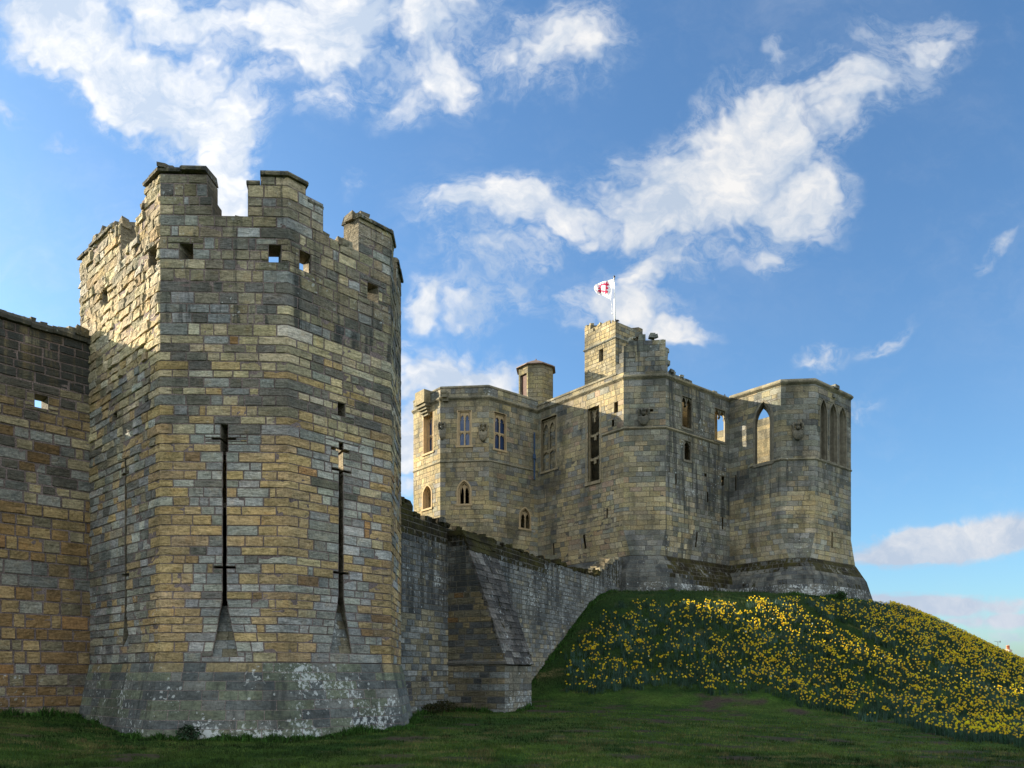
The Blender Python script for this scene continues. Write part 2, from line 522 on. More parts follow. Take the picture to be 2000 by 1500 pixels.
# ------------------------------------------------------------------ walls: chains of edges, every stone a block of its own inside one mesh
class Shell:
    def __init__(self, pts, closed=False, off=None):
        self.P = np.array(pts, float)
        self.closed = closed
        n = len(pts)
        self.ne = n if closed else n - 1
        self.off = off or (lambda e, z: np.zeros_like(z))
        self.N = []; self.L = []; self.D = []
        for i in range(self.ne):
            d = self.P[(i + 1) % n] - self.P[i]
            l = np.hypot(*d); d = d / l
            self.D.append(d); self.L.append(l); self.N.append(np.array((d[1], -d[0])))
        self.M = []
        for i in range(n):
            pe, ce = i - 1, i
            if not closed and i == 0:
                self.M.append(np.linalg.inv(np.array([self.D[0], self.N[0]])))
            elif not closed and i == n - 1:
                self.M.append(np.linalg.inv(np.array([self.N[-1], self.D[-1]])))
            else:
                self.M.append(np.linalg.inv(np.array([self.N[pe % self.ne], self.N[ce % self.ne]])))

    def has_prev(self, e):
        return self.closed or e > 0

    def has_next(self, e):
        return self.closed or e < self.ne - 1

    def corner(self, i, o1, o2):
        n = len(self.P)
        M = self.M[i % n]; P = self.P[i % n]
        return np.stack([P[0] + M[0, 0] * o1 + M[0, 1] * o2, P[1] + M[1, 0] * o1 + M[1, 1] * o2], -1)

    def pos(self, e, u, z, p):
        u, z, p = np.broadcast_arrays(np.asarray(u, float), np.asarray(z, float), np.asarray(p, float))
        oe = self.off(e, z) + p
        op = self.off((e - 1) % self.ne, z) + p if self.has_prev(e) else np.zeros_like(z)
        on = self.off((e + 1) % self.ne, z) + p if self.has_next(e) else np.zeros_like(z)
        A = self.corner(e, op, oe); B = self.corner(e + 1, oe, on)
        s = (u / self.L[e])[..., None]
        xy = A + (B - A) * s
        return np.concatenate([xy, z[..., None]], -1)

    def uz(self, e, px, py):
        """where the photograph's pixel meets the vertical plane of this edge: (u, z)"""
        k = (px - 1000.0) / F_PX
        A = self.P[e]; d = self.D[e]
        u = (k * A[1] - A[0]) / (d[0] - k * d[1])
        Y = A[1] + d[1] * u
        return u, EYE + (HOR - py) / F_PX * Y

    def u(self, e, px):
        return self.uz(e, px, HOR)[0]


def ubox(mb, sh, e, u0, u1, z0, z1, p0, p1, mat=0, tint=(1, 1, 1), wx=(0, 0, 0), jit=0.0, rng=None, skip=()):
    U = np.array([u0, u1, u1, u0] * 2, float); Z = np.array([z0] * 4 + [z1] * 4, float); Pp = np.array([p1, p1, p0, p0] * 2, float)
    if jit and rng is not None:
        U = U + rng.uniform(-jit, jit, 8); Z = Z + rng.uniform(-jit, jit, 8); Pp = Pp + rng.uniform(-jit, jit, 8)
    mb.box(sh.pos(e, U, Z, Pp), mat, tint, wx, skip)


def sweep(mb, sh, e, path, th, p0, p1, mat=0, tint=(1, 1, 1), wx=(0, 0, 0)):
    """rectangular moulding following a path of (u, z) on an edge"""
    path = [np.array(p, float) for p in path]
    L_, R_ = [], []
    for i, p in enumerate(path):
        a = path[max(i - 1, 0)]; b = path[min(i + 1, len(path) - 1)]
        d = (b - a) / (np.hypot(*(b - a)) + 1e-9)
        nrm = np.array((-d[1], d[0])) * th / 2
        L_.append(p + nrm); R_.append(p - nrm)
    L_ = np.array(L_); R_ = np.array(R_); n = len(path)
    v = np.concatenate([sh.pos(e, L_[:, 0], L_[:, 1], p1), sh.pos(e, R_[:, 0], R_[:, 1], p1),
                        sh.pos(e, L_[:, 0], L_[:, 1], p0), sh.pos(e, R_[:, 0], R_[:, 1], p0)])
    q = []
    for i in range(n - 1):
        q += [(i, i + 1, n + i + 1, n + i), (2 * n + i, i + 2 * n + 1, i + 1, i)[::-1], (n + i, n + i + 1, 3 * n + i + 1, 3 * n + i)[::-1]]
    q += [(0, n, 3 * n, 2 * n), (n - 1, 2 * n - 1, 4 * n - 1, 3 * n - 1)[::-1]]
    mb.add(v, q, mat, tint, wx)


def pointed(uc, hw, z0, zs, za, n=7):
    """outline of a pointed light: up the left jamb, over the apex, down the right jamb"""
    pts = [(uc - hw, z0)]
    for i in range(n + 1):
        t = i / n
        th_ = t * math.pi / 3
        pts.append((uc - hw * (2 * math.cos(th_) - 1) if t < 1 else uc, zs + (za - zs) * math.sin(th_) / math.sin(math.pi / 3)))
    rt = [(2 * uc - a, b) for a, b in pts[:-1]][::-1]
    return pts + rt


class Opening:
    """void through a wall: profile rows (z, u_left, u_right)"""
    def __init__(self, prof, margin=0.3):
        self.pr = sorted(prof)
        self.z0 = self.pr[0][0]; self.z1 = self.pr[-1][0]
        self.ul = min(p[1] for p in prof); self.ur = max(p[2] for p in prof)
        self.mg = margin
        self.splay = 0.0
        self.ragged = 0.0

    def at(self, z):
        zz = [p[0] for p in self.pr]
        return float(np.interp(z, zz, [p[1] for p in self.pr])), float(np.interp(z, zz, [p[2] for p in self.pr]))


def rect_open(u0, u1, z0, z1, margin=0.3):
    return Opening([(z0, u0, u1), (z1, u0, u1)], margin)


def arch_open(u0, u1, z0, zs, za, margin=0.3):
    uc, hw = (u0 + u1) / 2, (u1 - u0) / 2
    pr = [(z0, u0, u1), (zs, u0, u1)]
    for i in range(1, 7):
        t = i / 6
        th_ = t * math.pi / 3
        w = max(hw * (2 * math.cos(th_) - 1), 0.01)
        pr.append((zs + (za - zs) * math.sin(th_) / math.sin(math.pi / 3), uc - w, uc + w))
    return Opening(pr, margin)


def make_rows(z0, z1, h, var, rng):
    r = []; z = z0
    while z < z1:
        hh = h(z) if callable(h) else h
        hh *= rng.uniform(1 - var, 1 + var)
        r.append((z, min(z + hh, z1 + 0.001))); z += hh
    return r


class Mason:
    """lays courses on the edges of a shell; stones and the wall body go to named parts"""
    def __init__(self, sh, rows, thick, seed, colour, slen=0.45, svar=0.4, joint=0.008, jitter=0.008, prot=0.012, rough=0.012,
                 drop=0.03, grid=(5, 3), key=lambda e, u, z: 'wall', back_p=-0.012, quoin=(0.62, 0.34)):
        self.sh, self.rows, self.t, self.seed, self.colour = sh, rows, thick, seed, colour
        self.slen, self.svar, self.joint, self.jitter, self.prot, self.rough = slen, svar, joint, jitter, prot, rough
        self.drop, self.grid, self.key, self.back_p, self.quoin = drop, grid, key, back_p, quoin
        self.rng = np.random.default_rng(seed)
        self.rnd = random.Random(seed)
        self.parts = {}

    def mb(self, k):
        if k not in self.parts:
            self.parts[k] = MB()
        return self.parts[k]

    def lay(self, e, openings=(), top=None, bottom=None, stones=True, zmin=-99, zmax=99, u0=0.0, u1=None, splits=(), inner_tint=(0.2, 0.18, 0.13)):
        sh = self.sh; Lh = sh.L[e] if u1 is None else u1
        acc = []
        prev_cuts = []
        for ri, (z0, z1) in enumerate(self.rows):
            zm = (z0 + z1) / 2
            if zm < zmin or zm > zmax:
                continue
            # intervals left by the broken top
            ivs = [(u0, Lh)]
            if top is not None or bottom is not None:
                us = np.arange(u0, Lh + 1e-6, 0.04)
                ok = np.ones(len(us), bool)
                if top is not None:
                    ok &= np.array([top(q) for q in us]) >= z0 + 0.55 * (z1 - z0)
                if bottom is not None:
                    ok &= np.array([bottom(q) for q in us]) <= z1
                ivs = []
                i = 0
                while i < len(us):
                    if ok[i]:
                        j = i
                        while j + 1 < len(us) and ok[j + 1]:
                            j += 1
                        a, b = us[i], us[j]
                        if a < u0 + 0.1:
                            a = u0
                        if b > Lh - 0.1:
                            b = Lh
                        if b - a > 0.12:
                            ivs.append((a, b))
                        i = j + 1
                    else:
                        i += 1
            act = [o for o in openings if o.z0 < z1 - 0.02 and o.z1 > z0 + 0.02]
            for (ia, ib) in ivs:
                bands = []
                hoods = []
                for o in act:
                    bps = [b for b in [o.z0, o.z1] if z0 + 0.03 < b < z1 - 0.03]
                    if bps:
                        hoods.append([max(ia, o.ul - o.mg * self.rnd.uniform(0.7, 1.3)), min(ib, o.ur + o.mg * self.rnd.uniform(0.7, 1.3)), bps])
                hoods.sort(key=lambda q: q[0])
                mer = []
                for h in hoods:
                    if h[1] <= h[0]:
                        continue
                    if mer and h[0] < mer[-1][1] + 0.1:
                        mer[-1][1] = max(mer[-1][1], h[1]); mer[-1][2] += h[2]
                    else:
                        mer.append(h)
                cur = ia
                for h in mer:
                    if h[0] > cur + 0.01:
                        bands.append((cur, h[0], z0, z1))
                    zz = [z0] + sorted(h[2]) + [z1]
                    zz = [zz[0]] + [b for a, b in zip(zz, zz[1:]) if b - a > 0.004]
                    for a, b in zip(zz, zz[1:]):
                        bands.append((h[0], h[1], a, b))
                    cur = h[1]
                if cur < ib - 0.01:
                    bands.append((cur, ib, z0, z1))
                for (ba, bb, za, zb) in bands:
                    mid = (za + zb) / 2
                    segs = [((ba, ba), (bb, bb))]
                    for o in sorted([o for o in act if o.z0 < mid < o.z1], key=lambda o: o.ul):
                        lb, rb = o.at(max(za, o.z0)); lt, rt = o.at(min(zb, o.z1))
                        if o.ragged:
                            ja = o.ragged * (hsh(ri, int(za * 50), 1) - 0.6); jb = o.ragged * (hsh(ri, int(za * 50), 2) - 0.4)
                            lb += ja; lt += ja; rb += jb; rt += jb
                        new = []
                        for (s0, s1) in segs:
                            if rb <= s0[0] and rt <= s0[1] or lb >= s1[0] and lt >= s1[1]:
                                new.append((s0, s1)); continue
                            if lb > s0[0] + 0.02 or lt > s0[1] + 0.02:
                                new.append((s0, (max(lb, s0[0]), max(lt, s0[1]))))
                            if rb < s1[0] - 0.02 or rt < s1[1] - 0.02:
                                new.append(((min(rb, s1[0]), min(rt, s1[1])), s1))
                        segs = new
                    for (s0, s1) in segs:
                        spl = [0.0, 0.0]
                        for o in act:
                            if o.splay and o.z0 < mid < o.z1:
                                lb, rb = o.at(max(za, o.z0))
                                if abs(s1[0] - lb) < 0.03:
                                    spl[1] = o.splay
                                if abs(s0[0] - rb) < 0.03:
                                    spl[0] = o.splay
                        self._seg(acc, e, ri, s0, s1, za, zb, Lh, stones, inner_tint, spl)
        if stones:
            self._flush(e, acc)

    def _seg(self, acc, e, ri, s0, s1, z0, z1, Lh, stones, itint, spl=(0, 0)):
        sh = self.sh
        um = (s0[0] + s1[0]) / 2
        cl = s0[0] <= 0.001 and sh.has_prev(e); cr = s1[0] >= sh.L[e] - 0.001 and sh.has_next(e)
        bp = self.back_p
        U = np.array([s0[0], s1[0], s1[0], s0[0], s0[1], s1[1], s1[1], s0[1]]); Z = np.array([z0] * 4 + [z1] * 4)
        Pp = np.array([bp, bp, -self.t, -self.t] * 2)
        w_ = min(s1[0] - s0[0], s1[1] - s0[1])
        if w_ > 0.75 * (spl[0] + spl[1]):
            U = U + np.array([0, 0, -spl[1], spl[0]] * 2)
        c8 = sh.pos(e, U, Z, Pp)
        mb = self.mb(self.key(e, um, (z0 + z1) / 2))
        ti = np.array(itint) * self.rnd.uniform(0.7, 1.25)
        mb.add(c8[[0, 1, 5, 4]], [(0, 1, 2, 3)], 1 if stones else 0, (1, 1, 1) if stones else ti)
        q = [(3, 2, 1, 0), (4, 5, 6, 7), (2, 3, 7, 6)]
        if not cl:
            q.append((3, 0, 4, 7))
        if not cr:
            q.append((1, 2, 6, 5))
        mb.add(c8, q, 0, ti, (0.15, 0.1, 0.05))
        if not stones:
            return
        # cut the segment into stones
        La = min(s1[0] - s0[0], s1[1] - s0[1]); span = (s1[0] + s1[1]) / 2 - (s0[0] + s0[1]) / 2
        cuts = [0.0]
        h = z1 - z0
        f0 = self.quoin[ri % 2] * self.rnd.uniform(0.85, 1.15) if cl else None
        f1 = self.quoin[(ri + 1) % 2] * self.rnd.uniform(0.85, 1.15) if cr else None
        end = span - (f1 if f1 and span > f1 + 0.3 else 0)
        pos = 0.0
        if f0 and span > f0 + 0.25:
            pos = f0; cuts.append(pos)
        sl = self.slen(e, um, z0) if callable(self.slen) else self.slen
        while True:
            w = sl * math.exp(self.rnd.gauss(0, self.svar)); w = max(0.11, min(w, sl * 2.2))
            if pos + w > end - 0.14:
                break
            pos += w
            cuts.append(pos)
        if end < span and end - cuts[-1] > 0.05:
            cuts.append(end)
        cuts.append(span)
        n = len(cuts) - 1
        for i in range(n):
            a, b = cuts[i] / span, cuts[i + 1] / span
            ub0 = s0[0] + (s1[0] - s0[0]) * a; ub1 = s0[0] + (s1[0] - s0[0]) * b
            ut0 = s0[1] + (s1[1] - s0[1]) * a; ut1 = s0[1] + (s1[1] - s0[1]) * b
            uc = (ub0 + ub1) / 2; zc = (z0 + z1) / 2
            kl = cl and i == 0; kr = cr and i == n - 1
            kid = e if kl else (e + 1 if kr else -1)
            if kid >= 0:
                kid = kid % len(sh.P)
            r = random.Random(hash((self.seed, kid, ri)) if kid >= 0 else self.rnd.random())
            tint, wx, rough, prot = self.colour(e, uc, zc, ri, r, kid)
            acc.append((ub0, ut0, ub1, ut1, z0, z1, kl, kr, self.prot * prot * r.uniform(0.1, 1.9), self.rough * rough, tint, wx,
                        self.key(e, uc, zc), self.rnd.random() * 900))

    def _flush(self, e, acc):
        sh = self.sh
        na, nb = self.grid
        groups = {}
        for s in acc:
            groups.setdefault(s[12], []).append(s)
        for k, S in groups.items():
            n = len(S)
            ub0, ut0, ub1, ut1, z0, z1 = (np.array([s[i] for s in S]) for i in range(6))
            kl = np.array([s[6] for s in S]); kr = np.array([s[7] for s in S])
            pp = np.array([s[8] for s in S]); rg = np.array([s[9] for s in S])
            tint = np.array([s[10] for s in S]); wx = np.array([s[11] for s in S]); sd = np.array([s[13] for s in S])
            g = self.rng
            j = self.joint
            jz = np.minimum(j, 0.25 * (z1 - z0)); 
            ju = np.minimum(j, 0.2 * np.minimum(np.abs(ub1 - ub0), np.abs(ut1 - ut0)) + 0.001)

            def jt(sc=1.0):
                return g.uniform(0, self.jitter, n) * sc
            bl = ub0 + np.where(kl, 0, ju + jt()); tl = ut0 + np.where(kl, 0, ju + jt())
            br = ub1 - np.where(kr, 0, ju + jt()); tr = ut1 - np.where(kr, 0, ju + jt())
            hv = np.minimum(1.0, (z1 - z0) / 0.15)
            zb0 = z0 + jz + np.where(kl, 0, jt(0.8)) * hv; zb1 = z0 + jz + np.where(kr, 0, jt(0.8)) * hv
            zt0 = z1 - jz - np.where(kl, 0, jt(0.8)) * hv; zt1 = z1 - jz - np.where(kr, 0, jt(0.8)) * hv
            w = np.maximum(br - bl, 0.02); h = np.maximum(zt0 - zb0, 0.02)
            ra = np.minimum(0.011 / w, 0.2)[:, None]; rb = np.minimum(0.010 / h, 0.2)[:, None]
            A = np.concatenate([np.zeros((n, 1)), ra + (1 - 2 * ra) * np.linspace(0, 1, na - 1)[None], np.ones((n, 1))], 1)   # n x (na+1)
            B = np.concatenate([np.zeros((n, 1)), rb + (1 - 2 * rb) * np.linspace(0, 1, nb - 1)[None], np.ones((n, 1))], 1)
            a = A[:, None, :]; b = B[:, :, None]
            lo = bl[:, None, None] * (1 - b) + tl[:, None, None] * b
            hi = br[:, None, None] * (1 - b) + tr[:, None, None] * b
            U = lo + (hi - lo) * a
            zl = zb0[:, None, None] * (1 - a) + zb1[:, None, None] * a
            zh = zt0[:, None, None] * (1 - a) + zt1[:, None, None] * a
            Z = zl + (zh - zl) * b
            sdd = sd[:, None, None]
            nz = (fbm(U * 3.2 + sdd, Z * 9.0 + sdd * 1.7, 3, 3) - 0.5) * 2.0
            nz += (vnoise(U * 14 + sdd, Z * 20, 5) - 0.5) * 0.7
            tiltu = g.uniform(-1, 1, n)[:, None, None] * 0.35; tiltz = g.uniform(-1, 1, n)[:, None, None] * 0.45
            Pv = pp[:, None, None] + rg[:, None, None] * (nz + tiltu * (a - 0.5) * 2 + tiltz * (b - 0.5) * 2)
            # corner blocks meet their twin on the next face
            cp = np.array([hsh(e if l else (e + 1) % len(sh.P), int(zq * 97)) for l, zq in zip(kl, z0)])[:, None, None] * self.prot
            fl = kl[:, None, None] & (np.arange(na + 1)[None, None, :] <= 1)
            fr = kr[:, None, None] & (np.arange(na + 1)[None, None, :] >= na - 1)
            Pv = np.where(fl | fr, cp * np.ones_like(Pv), Pv)
            edge = np.zeros((n, nb + 1, na + 1), bool)
            edge[:, 0, :] = True; edge[:, -1, :] = True
            edge[:, :, 0] |= ~kl[:, None]; edge[:, :, -1] |= ~kr[:, None]
            Pv = np.where(edge, -self.drop, Pv)
            X = sh.pos(e, U, Z, Pv)
            m = (na + 1) * (nb + 1)
            idx = np.arange(m).reshape(nb + 1, na + 1)
            q0 = np.stack([idx[:-1, :-1], idx[:-1, 1:], idx[1:, 1:], idx[1:, :-1]], -1).reshape(-1, 4)
            Q = (q0[None] + (np.arange(n) * m)[:, None, None]).reshape(-1, 4)
            mb = self.mb(k)
            mb.add(X.reshape(-1, 3), Q, 0, np.repeat(tint, m, 0), np.repeat(wx, m, 0))


def band(mb, sh, edges, prof, t=0.2, tint=(0.2, 0.18, 0.13), wx=(0.2, 0.1, 0.1), rng=None, urange=None, seg=0.7, jit=0.008, mat=0):
    """string course or coping: blocks with a profile [(p, z), ...] from the wall outwards and back, joined along the edges"""
    for e in edges:
        L = sh.L[e]
        a0, a1 = (0, L) if urange is None or e not in urange else urange[e]
        u = a0
        while u < a1 - 1e-3:
            w = seg * rng.uniform(0.7, 1.3)
            v = u + w if u + w < a1 - 0.25 else a1
            n = len(prof)
            jz = rng.uniform(-jit, jit); jp = rng.uniform(-jit, jit)
            gu0 = 0.004 if u > 0.01 else 0; gu1 = 0.004 if v < L - 0.01 else 0
            U = np.array([u + gu0] * n + [v - gu1] * n); Z = np.array([p[1] + jz for p in prof] * 2); Pp = np.array([p[0] + jp if p[0] > -0.05 else p[0] for p in prof] * 2)
            X = sh.pos(e, U, Z, Pp)
            q = [(i, n + i, n + (i + 1) % n, (i + 1) % n)[::-1] for i in range(n)]
            tr = [(0, i, i + 1) for i in range(1, n - 1)] + [(n, n + i + 1, n + i) for i in range(1, n - 1)]
            mb.add(X, q, mat, np.array(tint) * rng.uniform(0.92, 1.08), wx, tr)
            u = v


def jag(points, amp, seed, step=0.33):
    """broken wall top: interpolate (u, z) and add steps"""
    us = [p[0] for p in points]; zs = [p[1] for p in points]

    def f(u):
        return float(np.interp(u, us, zs)) + (hsh(seed, math.floor(u / step)) - 0.5) * amp
    return f


def rubble(mb, sh, e, u0, u1, top, p0, p1, rng, size=(0.12, 0.32), dens=3.0, tint=(0.2, 0.18, 0.13), wx=(0.25, 0.15, 0.2), mat=0):
    """loose uneven stones bedded on a broken wall top"""
    n = int((u1 - u0) * dens)
    for i in range(n):
        u = rng.uniform(u0, u1); p = rng.uniform(p0, p1); s = rng.uniform(*size)
        z = top(u) if callable(top) else top
        h = s * rng.uniform(0.3, 0.75)
        ubox(mb, sh, e, u - s / 2, u + s / 2, z - 0.05, z + h, p - s * 0.5, p + s * 0.5, mat, np.array(tint) * rng.uniform(0.6, 1.4), wx, s * 0.16, rng)

# ------------------------------------------------------------------ ground
MC = (9.1, 62.0)                              # middle of the keep's mound


def zg(x, y):
    x = np.asarray(x, float); y = np.asarray(y, float)
    r = np.hypot(x - MC[0], y - MC[1])
    mound = np.interp(r, [0, 16.5, 17.6, 18.8, 20.5, 22.5, 25, 28, 30.5, 33, 36, 40, 60], [6.6, 6.5, 6.42, 6.2, 5.55, 4.5, 3.0, 1.38, 0.42, -0.2, -0.7, -1.3, -4.0])
    lawn = 0.035 * np.clip(y - 19, -5, 16) - 0.046 * np.clip(x - 2.0, 0, 26) * np.clip((y - 6) / 14, 0, 1) + 0.1 * np.clip(-x - 9.3, 0, 5)
    lawn = lawn + 0.10 * (fbm(x * 0.22, y * 0.22, 11, 2) - 0.5)
    k = 0.45
    h = np.clip(0.5 + 0.5 * (mound - lawn) / k, 0, 1)
    z = lawn * (1 - h) + mound * h + k * h * (1 - h) * 0.6
    z = z + 0.05 * (fbm(x * 1.3, y * 1.3, 21, 3) - 0.5) + 0.10 * h * (fbm(x * 0.8, y * 0.8, 31, 2) - 0.5)
    return z


def ground():
    def axis(lo, hi, st, far):
        c = list(np.arange(lo, hi + 1e-6, st))
        a = []; d = st; p = hi
        while p < far:
            d *= 1.22; p += d; a.append(p)
        b = []; d = st; p = lo
        while p > -far:
            d *= 1.22; p -= d; b.append(p)
        return np.array(b[::-1] + c + a)
    xs = axis(-24, 40, 0.22, 4000); ys = axis(7, 78, 0.22, 4000)
    X, Y = np.meshgrid(xs, ys)
    Z = zg(X, Y)
    nx, ny = len(xs), len(ys)
    idx = np.arange(nx * ny).reshape(ny, nx)
    q = np.stack([idx[:-1, :-1], idx[:-1, 1:], idx[1:, 1:], idx[1:, :-1]], -1).reshape(-1, 4)
    mb = MB()
    bare_m = np.clip((0.36 - fbm(X * 0.8, Y * 1.6, 71, 3)) * 12, 0, 1) * np.clip(1.6 - Z, 0, 1)
    mb.add(np.stack([X, Y, Z], -1).reshape(-1, 3), q, 0, np.repeat(bare_m.reshape(-1, 1), 3, 1))
    m, T, b = mat_base("mown_turf", 0.95, 0.1)
    pos = T.n('ShaderNodeNewGeometry').outputs['Position']
    x, y, z = T.xyz(pos)
    n0 = T.noise(pos, 0.35, 4.0, 0.6)
    n1 = T.noise(T.comb(T.m('MULTIPLY', x, 0.55), y, z), 1.1, 6.0, 0.65)
    n2 = T.noise(pos, 9.0, 6.0, 0.7)
    n3 = T.noise(T.comb(T.m('MULTIPLY', x, 0.5), y, z), 0.8, 5.0, 0.6)
    col = T.mix(T.ss(n1, 0.32, 0.68), (0.011, 0.036, 0.006, 1), (0.046, 0.098, 0.014, 1))
    col = T.mix(T.m('MULTIPLY', T.ss(n0, 0.42, 0.66), 0.6), col, (0.080, 0.120, 0.022, 1))
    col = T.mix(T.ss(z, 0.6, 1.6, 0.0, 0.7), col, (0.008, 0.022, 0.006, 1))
    # dry worn turf and bare earth
    dry = T.m('MULTIPLY', T.ss(n3, 0.56, 0.72), T.ss(n2, 0.36, 0.62))
    col = T.mix(T.m('MULTIPLY', dry, 0.75), col, (0.16, 0.125, 0.055, 1))
    bare = T.ss(T.m('ADD', T.m('MULTIPLY', n3, 0.5), T.m('MULTIPLY', n1, 0.5)), 0.345, 0.30)
    earth = T.n('ShaderNodeAttribute', attribute_name='tint').outputs['Fac']
    col = T.mix(T.m('MAXIMUM', bare, earth), col, (0.060, 0.046, 0.034, 1))
    v = T.lin(n2, 0.3, 0.7, 0.4, 1.25)
    col = T.mix(1.0, col, T.comb(v, v, v), 'MULTIPLY')
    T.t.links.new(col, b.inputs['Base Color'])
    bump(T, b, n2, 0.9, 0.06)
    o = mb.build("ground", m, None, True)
    tag(o, kind='structure')
    return o


ground()

# ------------------------------------------------------------------ the octagonal tower in front
P1 = np.array((-8.785, 19.5))
dL = np.array((-0.732, 0.681)); dF = np.array((0.9993, 0.037)); dR = np.array((0.680, 0.733)); dG = np.array((-0.037, 0.9993))
P0 = P1 + 5.6 * dL
P2 = P1 + 3.154 * dF
P3 = P2 + 3.255 * dR
P4 = P3 + 2.75 * dG
P5 = P4 + 5.6 * dL
E_L, E_F, E_R, E_G, E_B, E_K = range(6)
TZ = 1.93                                      # top of the battered plinth


def tw_off(e, z):
    return np.interp(z, [-1.0, 0.0, TZ, TZ + 0.01, 40], [0.52, 0.42, 0.03, 0.0, 0.0])


TS = Shell([P0, P1, P2, P3, P4, P5], True, tw_off)
trng = np.random.default_rng(5)
t_rows = []
_z = TZ + 0.011
while _z < 14.6:
    hh = (0.226 if _z < 10.0 else 0.27) * trng.uniform(0.82, 1.2)
    t_rows.append((_z, _z + hh)); _z += hh
p_rows = []
_z = -0.7
while _z < TZ - 0.02:
    hh = min(0.235 * trng.uniform(0.9, 1.1), TZ - _z)
    if TZ - _z - hh < 0.1:
        hh = TZ - _z
    p_rows.append((_z, _z + hh)); _z += hh

GOLD = (0.37, 0.265, 0.122); GOLD2 = (0.32, 0.23, 0.115); CREAM = (0.42, 0.355, 0.215); PALE = (0.44, 0.41, 0.31); GREY = (0.215, 0.23, 0.215)
LGREY = (0.32, 0.33, 0.30); DARK = (0.105, 0.108, 0.098); OLIVE = (0.22, 0.197, 0.132); BROWN = (0.22, 0.135, 0.06); RUST = (0.34, 0.185, 0.075)


def pick(r, *cw):
    s = sum(c[1] for c in cw); x = r.random() * s
    for c, w in cw:
        x -= w
        if x <= 0:
            return np.array(c)
    return np.array(cw[-1][0])


SLIT_U = {E_L: TS.u(E_L, 246), E_F: TS.u(E_F, 438.5), E_R: TS.u(E_R, 666)}


def tower_colour(e, u, z, ri, r, kid):
    near = abs(u - SLIT_U[e]) if e in SLIT_U else 9
    crust, lich, moss = 0.22, 0.15, 0.0
    rough, prot = 1.0, 1.0
    rowdark = hsh(77, ri)
    if z > 10.35:
        c = pick(r, (OLIVE, 5), (DARK, 1.2), (LGREY, 0.8), (CREAM, 0.7), (GREY, 1.0), ((0.25, 0.21, 0.13), 2.5))
        crust = 0.42 if z > 11 else 0.5
        lich = 0.3
        if 10.9 < z < 11.5 and r.random() < 0.55:
            c = np.array(DARK)
    elif z > 7.9:
        if rowdark < 0.26:
            c = pick(r, (DARK, 3.4), (GREY, 1.2), (CREAM, 1.2), (GOLD, 0.4))
        else:
            c = pick(r, (CREAM, 4.2), (GOLD, 1.5), (PALE, 1.0), (DARK, 1.0), (GREY, 1.0), (RUST, 0.2), (OLIVE, 0.8))
        crust = 0.2
    else:
        if kid >= 0:
            c = pick(r, (GOLD, 6), (GOLD2, 3), (LGREY, 0.8), (BROWN, 0.6))
            rough = 1.5
        elif near < 0.75:
            c = pick(r, (GREY, 5), (LGREY, 2.6), (GOLD, 1.2), (DARK, 0.6))
            rough = 0.6
        else:
            c = pick(r, (GOLD, 4.2), (GOLD2, 1.6), (GREY, 1.9), (LGREY, 1.7), (CREAM, 0.9), (RUST, 0.22), (BROWN, 0.4))
        crust = 0.1
        lich = 0.05 if z > 3 else 0.22
    if e == E_L:
        if z > 9.6:
            c = pick(r, (CREAM, 3), ((0.36, 0.285, 0.165), 3), (PALE, 1.0), (OLIVE, 1.0), (GOLD, 0.7))
            crust, lich = 0.05, 0.15
            rough, prot = 2.6, 3.0
        elif z > 7.2:
            c = pick(r, (CREAM, 1.6), (GOLD2, 1.4), (GREY, 1.8), (OLIVE, 1.4), (DARK, 0.9), (LGREY, 0.8)) if kid < 0 else c
            rough, prot = 1.9, 2.0
        elif kid < 0:
            c = pick(r, (GREY, 3.2), ((0.12, 0.13, 0.13), 3.0), (GOLD2, 1.5), (OLIVE, 1.4), (LGREY, 1.0))
            rough, prot = 1.3, 1.3
            crust = 0.2
        if z < 4.2:
            lich = 0.35
    m = np.array((0.27, 0.24, 0.165)) if z > 10.35 else (np.array((0.33, 0.275, 0.165)) if z > 7.9 else np.array((0.32, 0.27, 0.178)))
    c = c * 0.82 + m * 0.18
    c = c * r.uniform(0.86, 1.18) * np.array((1, r.uniform(0.97, 1.03), r.uniform(0.93, 1.08))) * 1.2
    return c, (crust, lich, moss), rough, prot


def plinth_colour(e, u, z, ri, r, kid):
    c = pick(r, ((0.125, 0.135, 0.125), 3), ((0.085, 0.095, 0.095), 3), ((0.17, 0.195, 0.115), 3.0), ((0.20, 0.20, 0.175), 1.0))
    c = (c * 0.55 + np.array((0.125, 0.135, 0.12)) * 0.45) * r.uniform(0.92, 1.08)
    li = 0.44 if z < 0.55 else 0.34
    if e == E_R or (e == E_F and u > 1.9):
        li += 0.10
    if z > TZ - 0.25 and r.random() < 0.3:
        c = np.array((0.27, 0.22, 0.12))
    return c, (0.40, li, 0.0), 0.4, 0.4


# openings, measured on the photograph and set on the faces
def o_rect(sh, e, x0, x1, yt, yb, margin=0.3):
    u0 = sh.u(e, x0); u1 = sh.u(e, x1)
    xm = (x0 + x1) / 2
    return rect_open(u0, u1, sh.uz(e, xm, yb)[1], sh.uz(e, xm, yt)[1], margin)


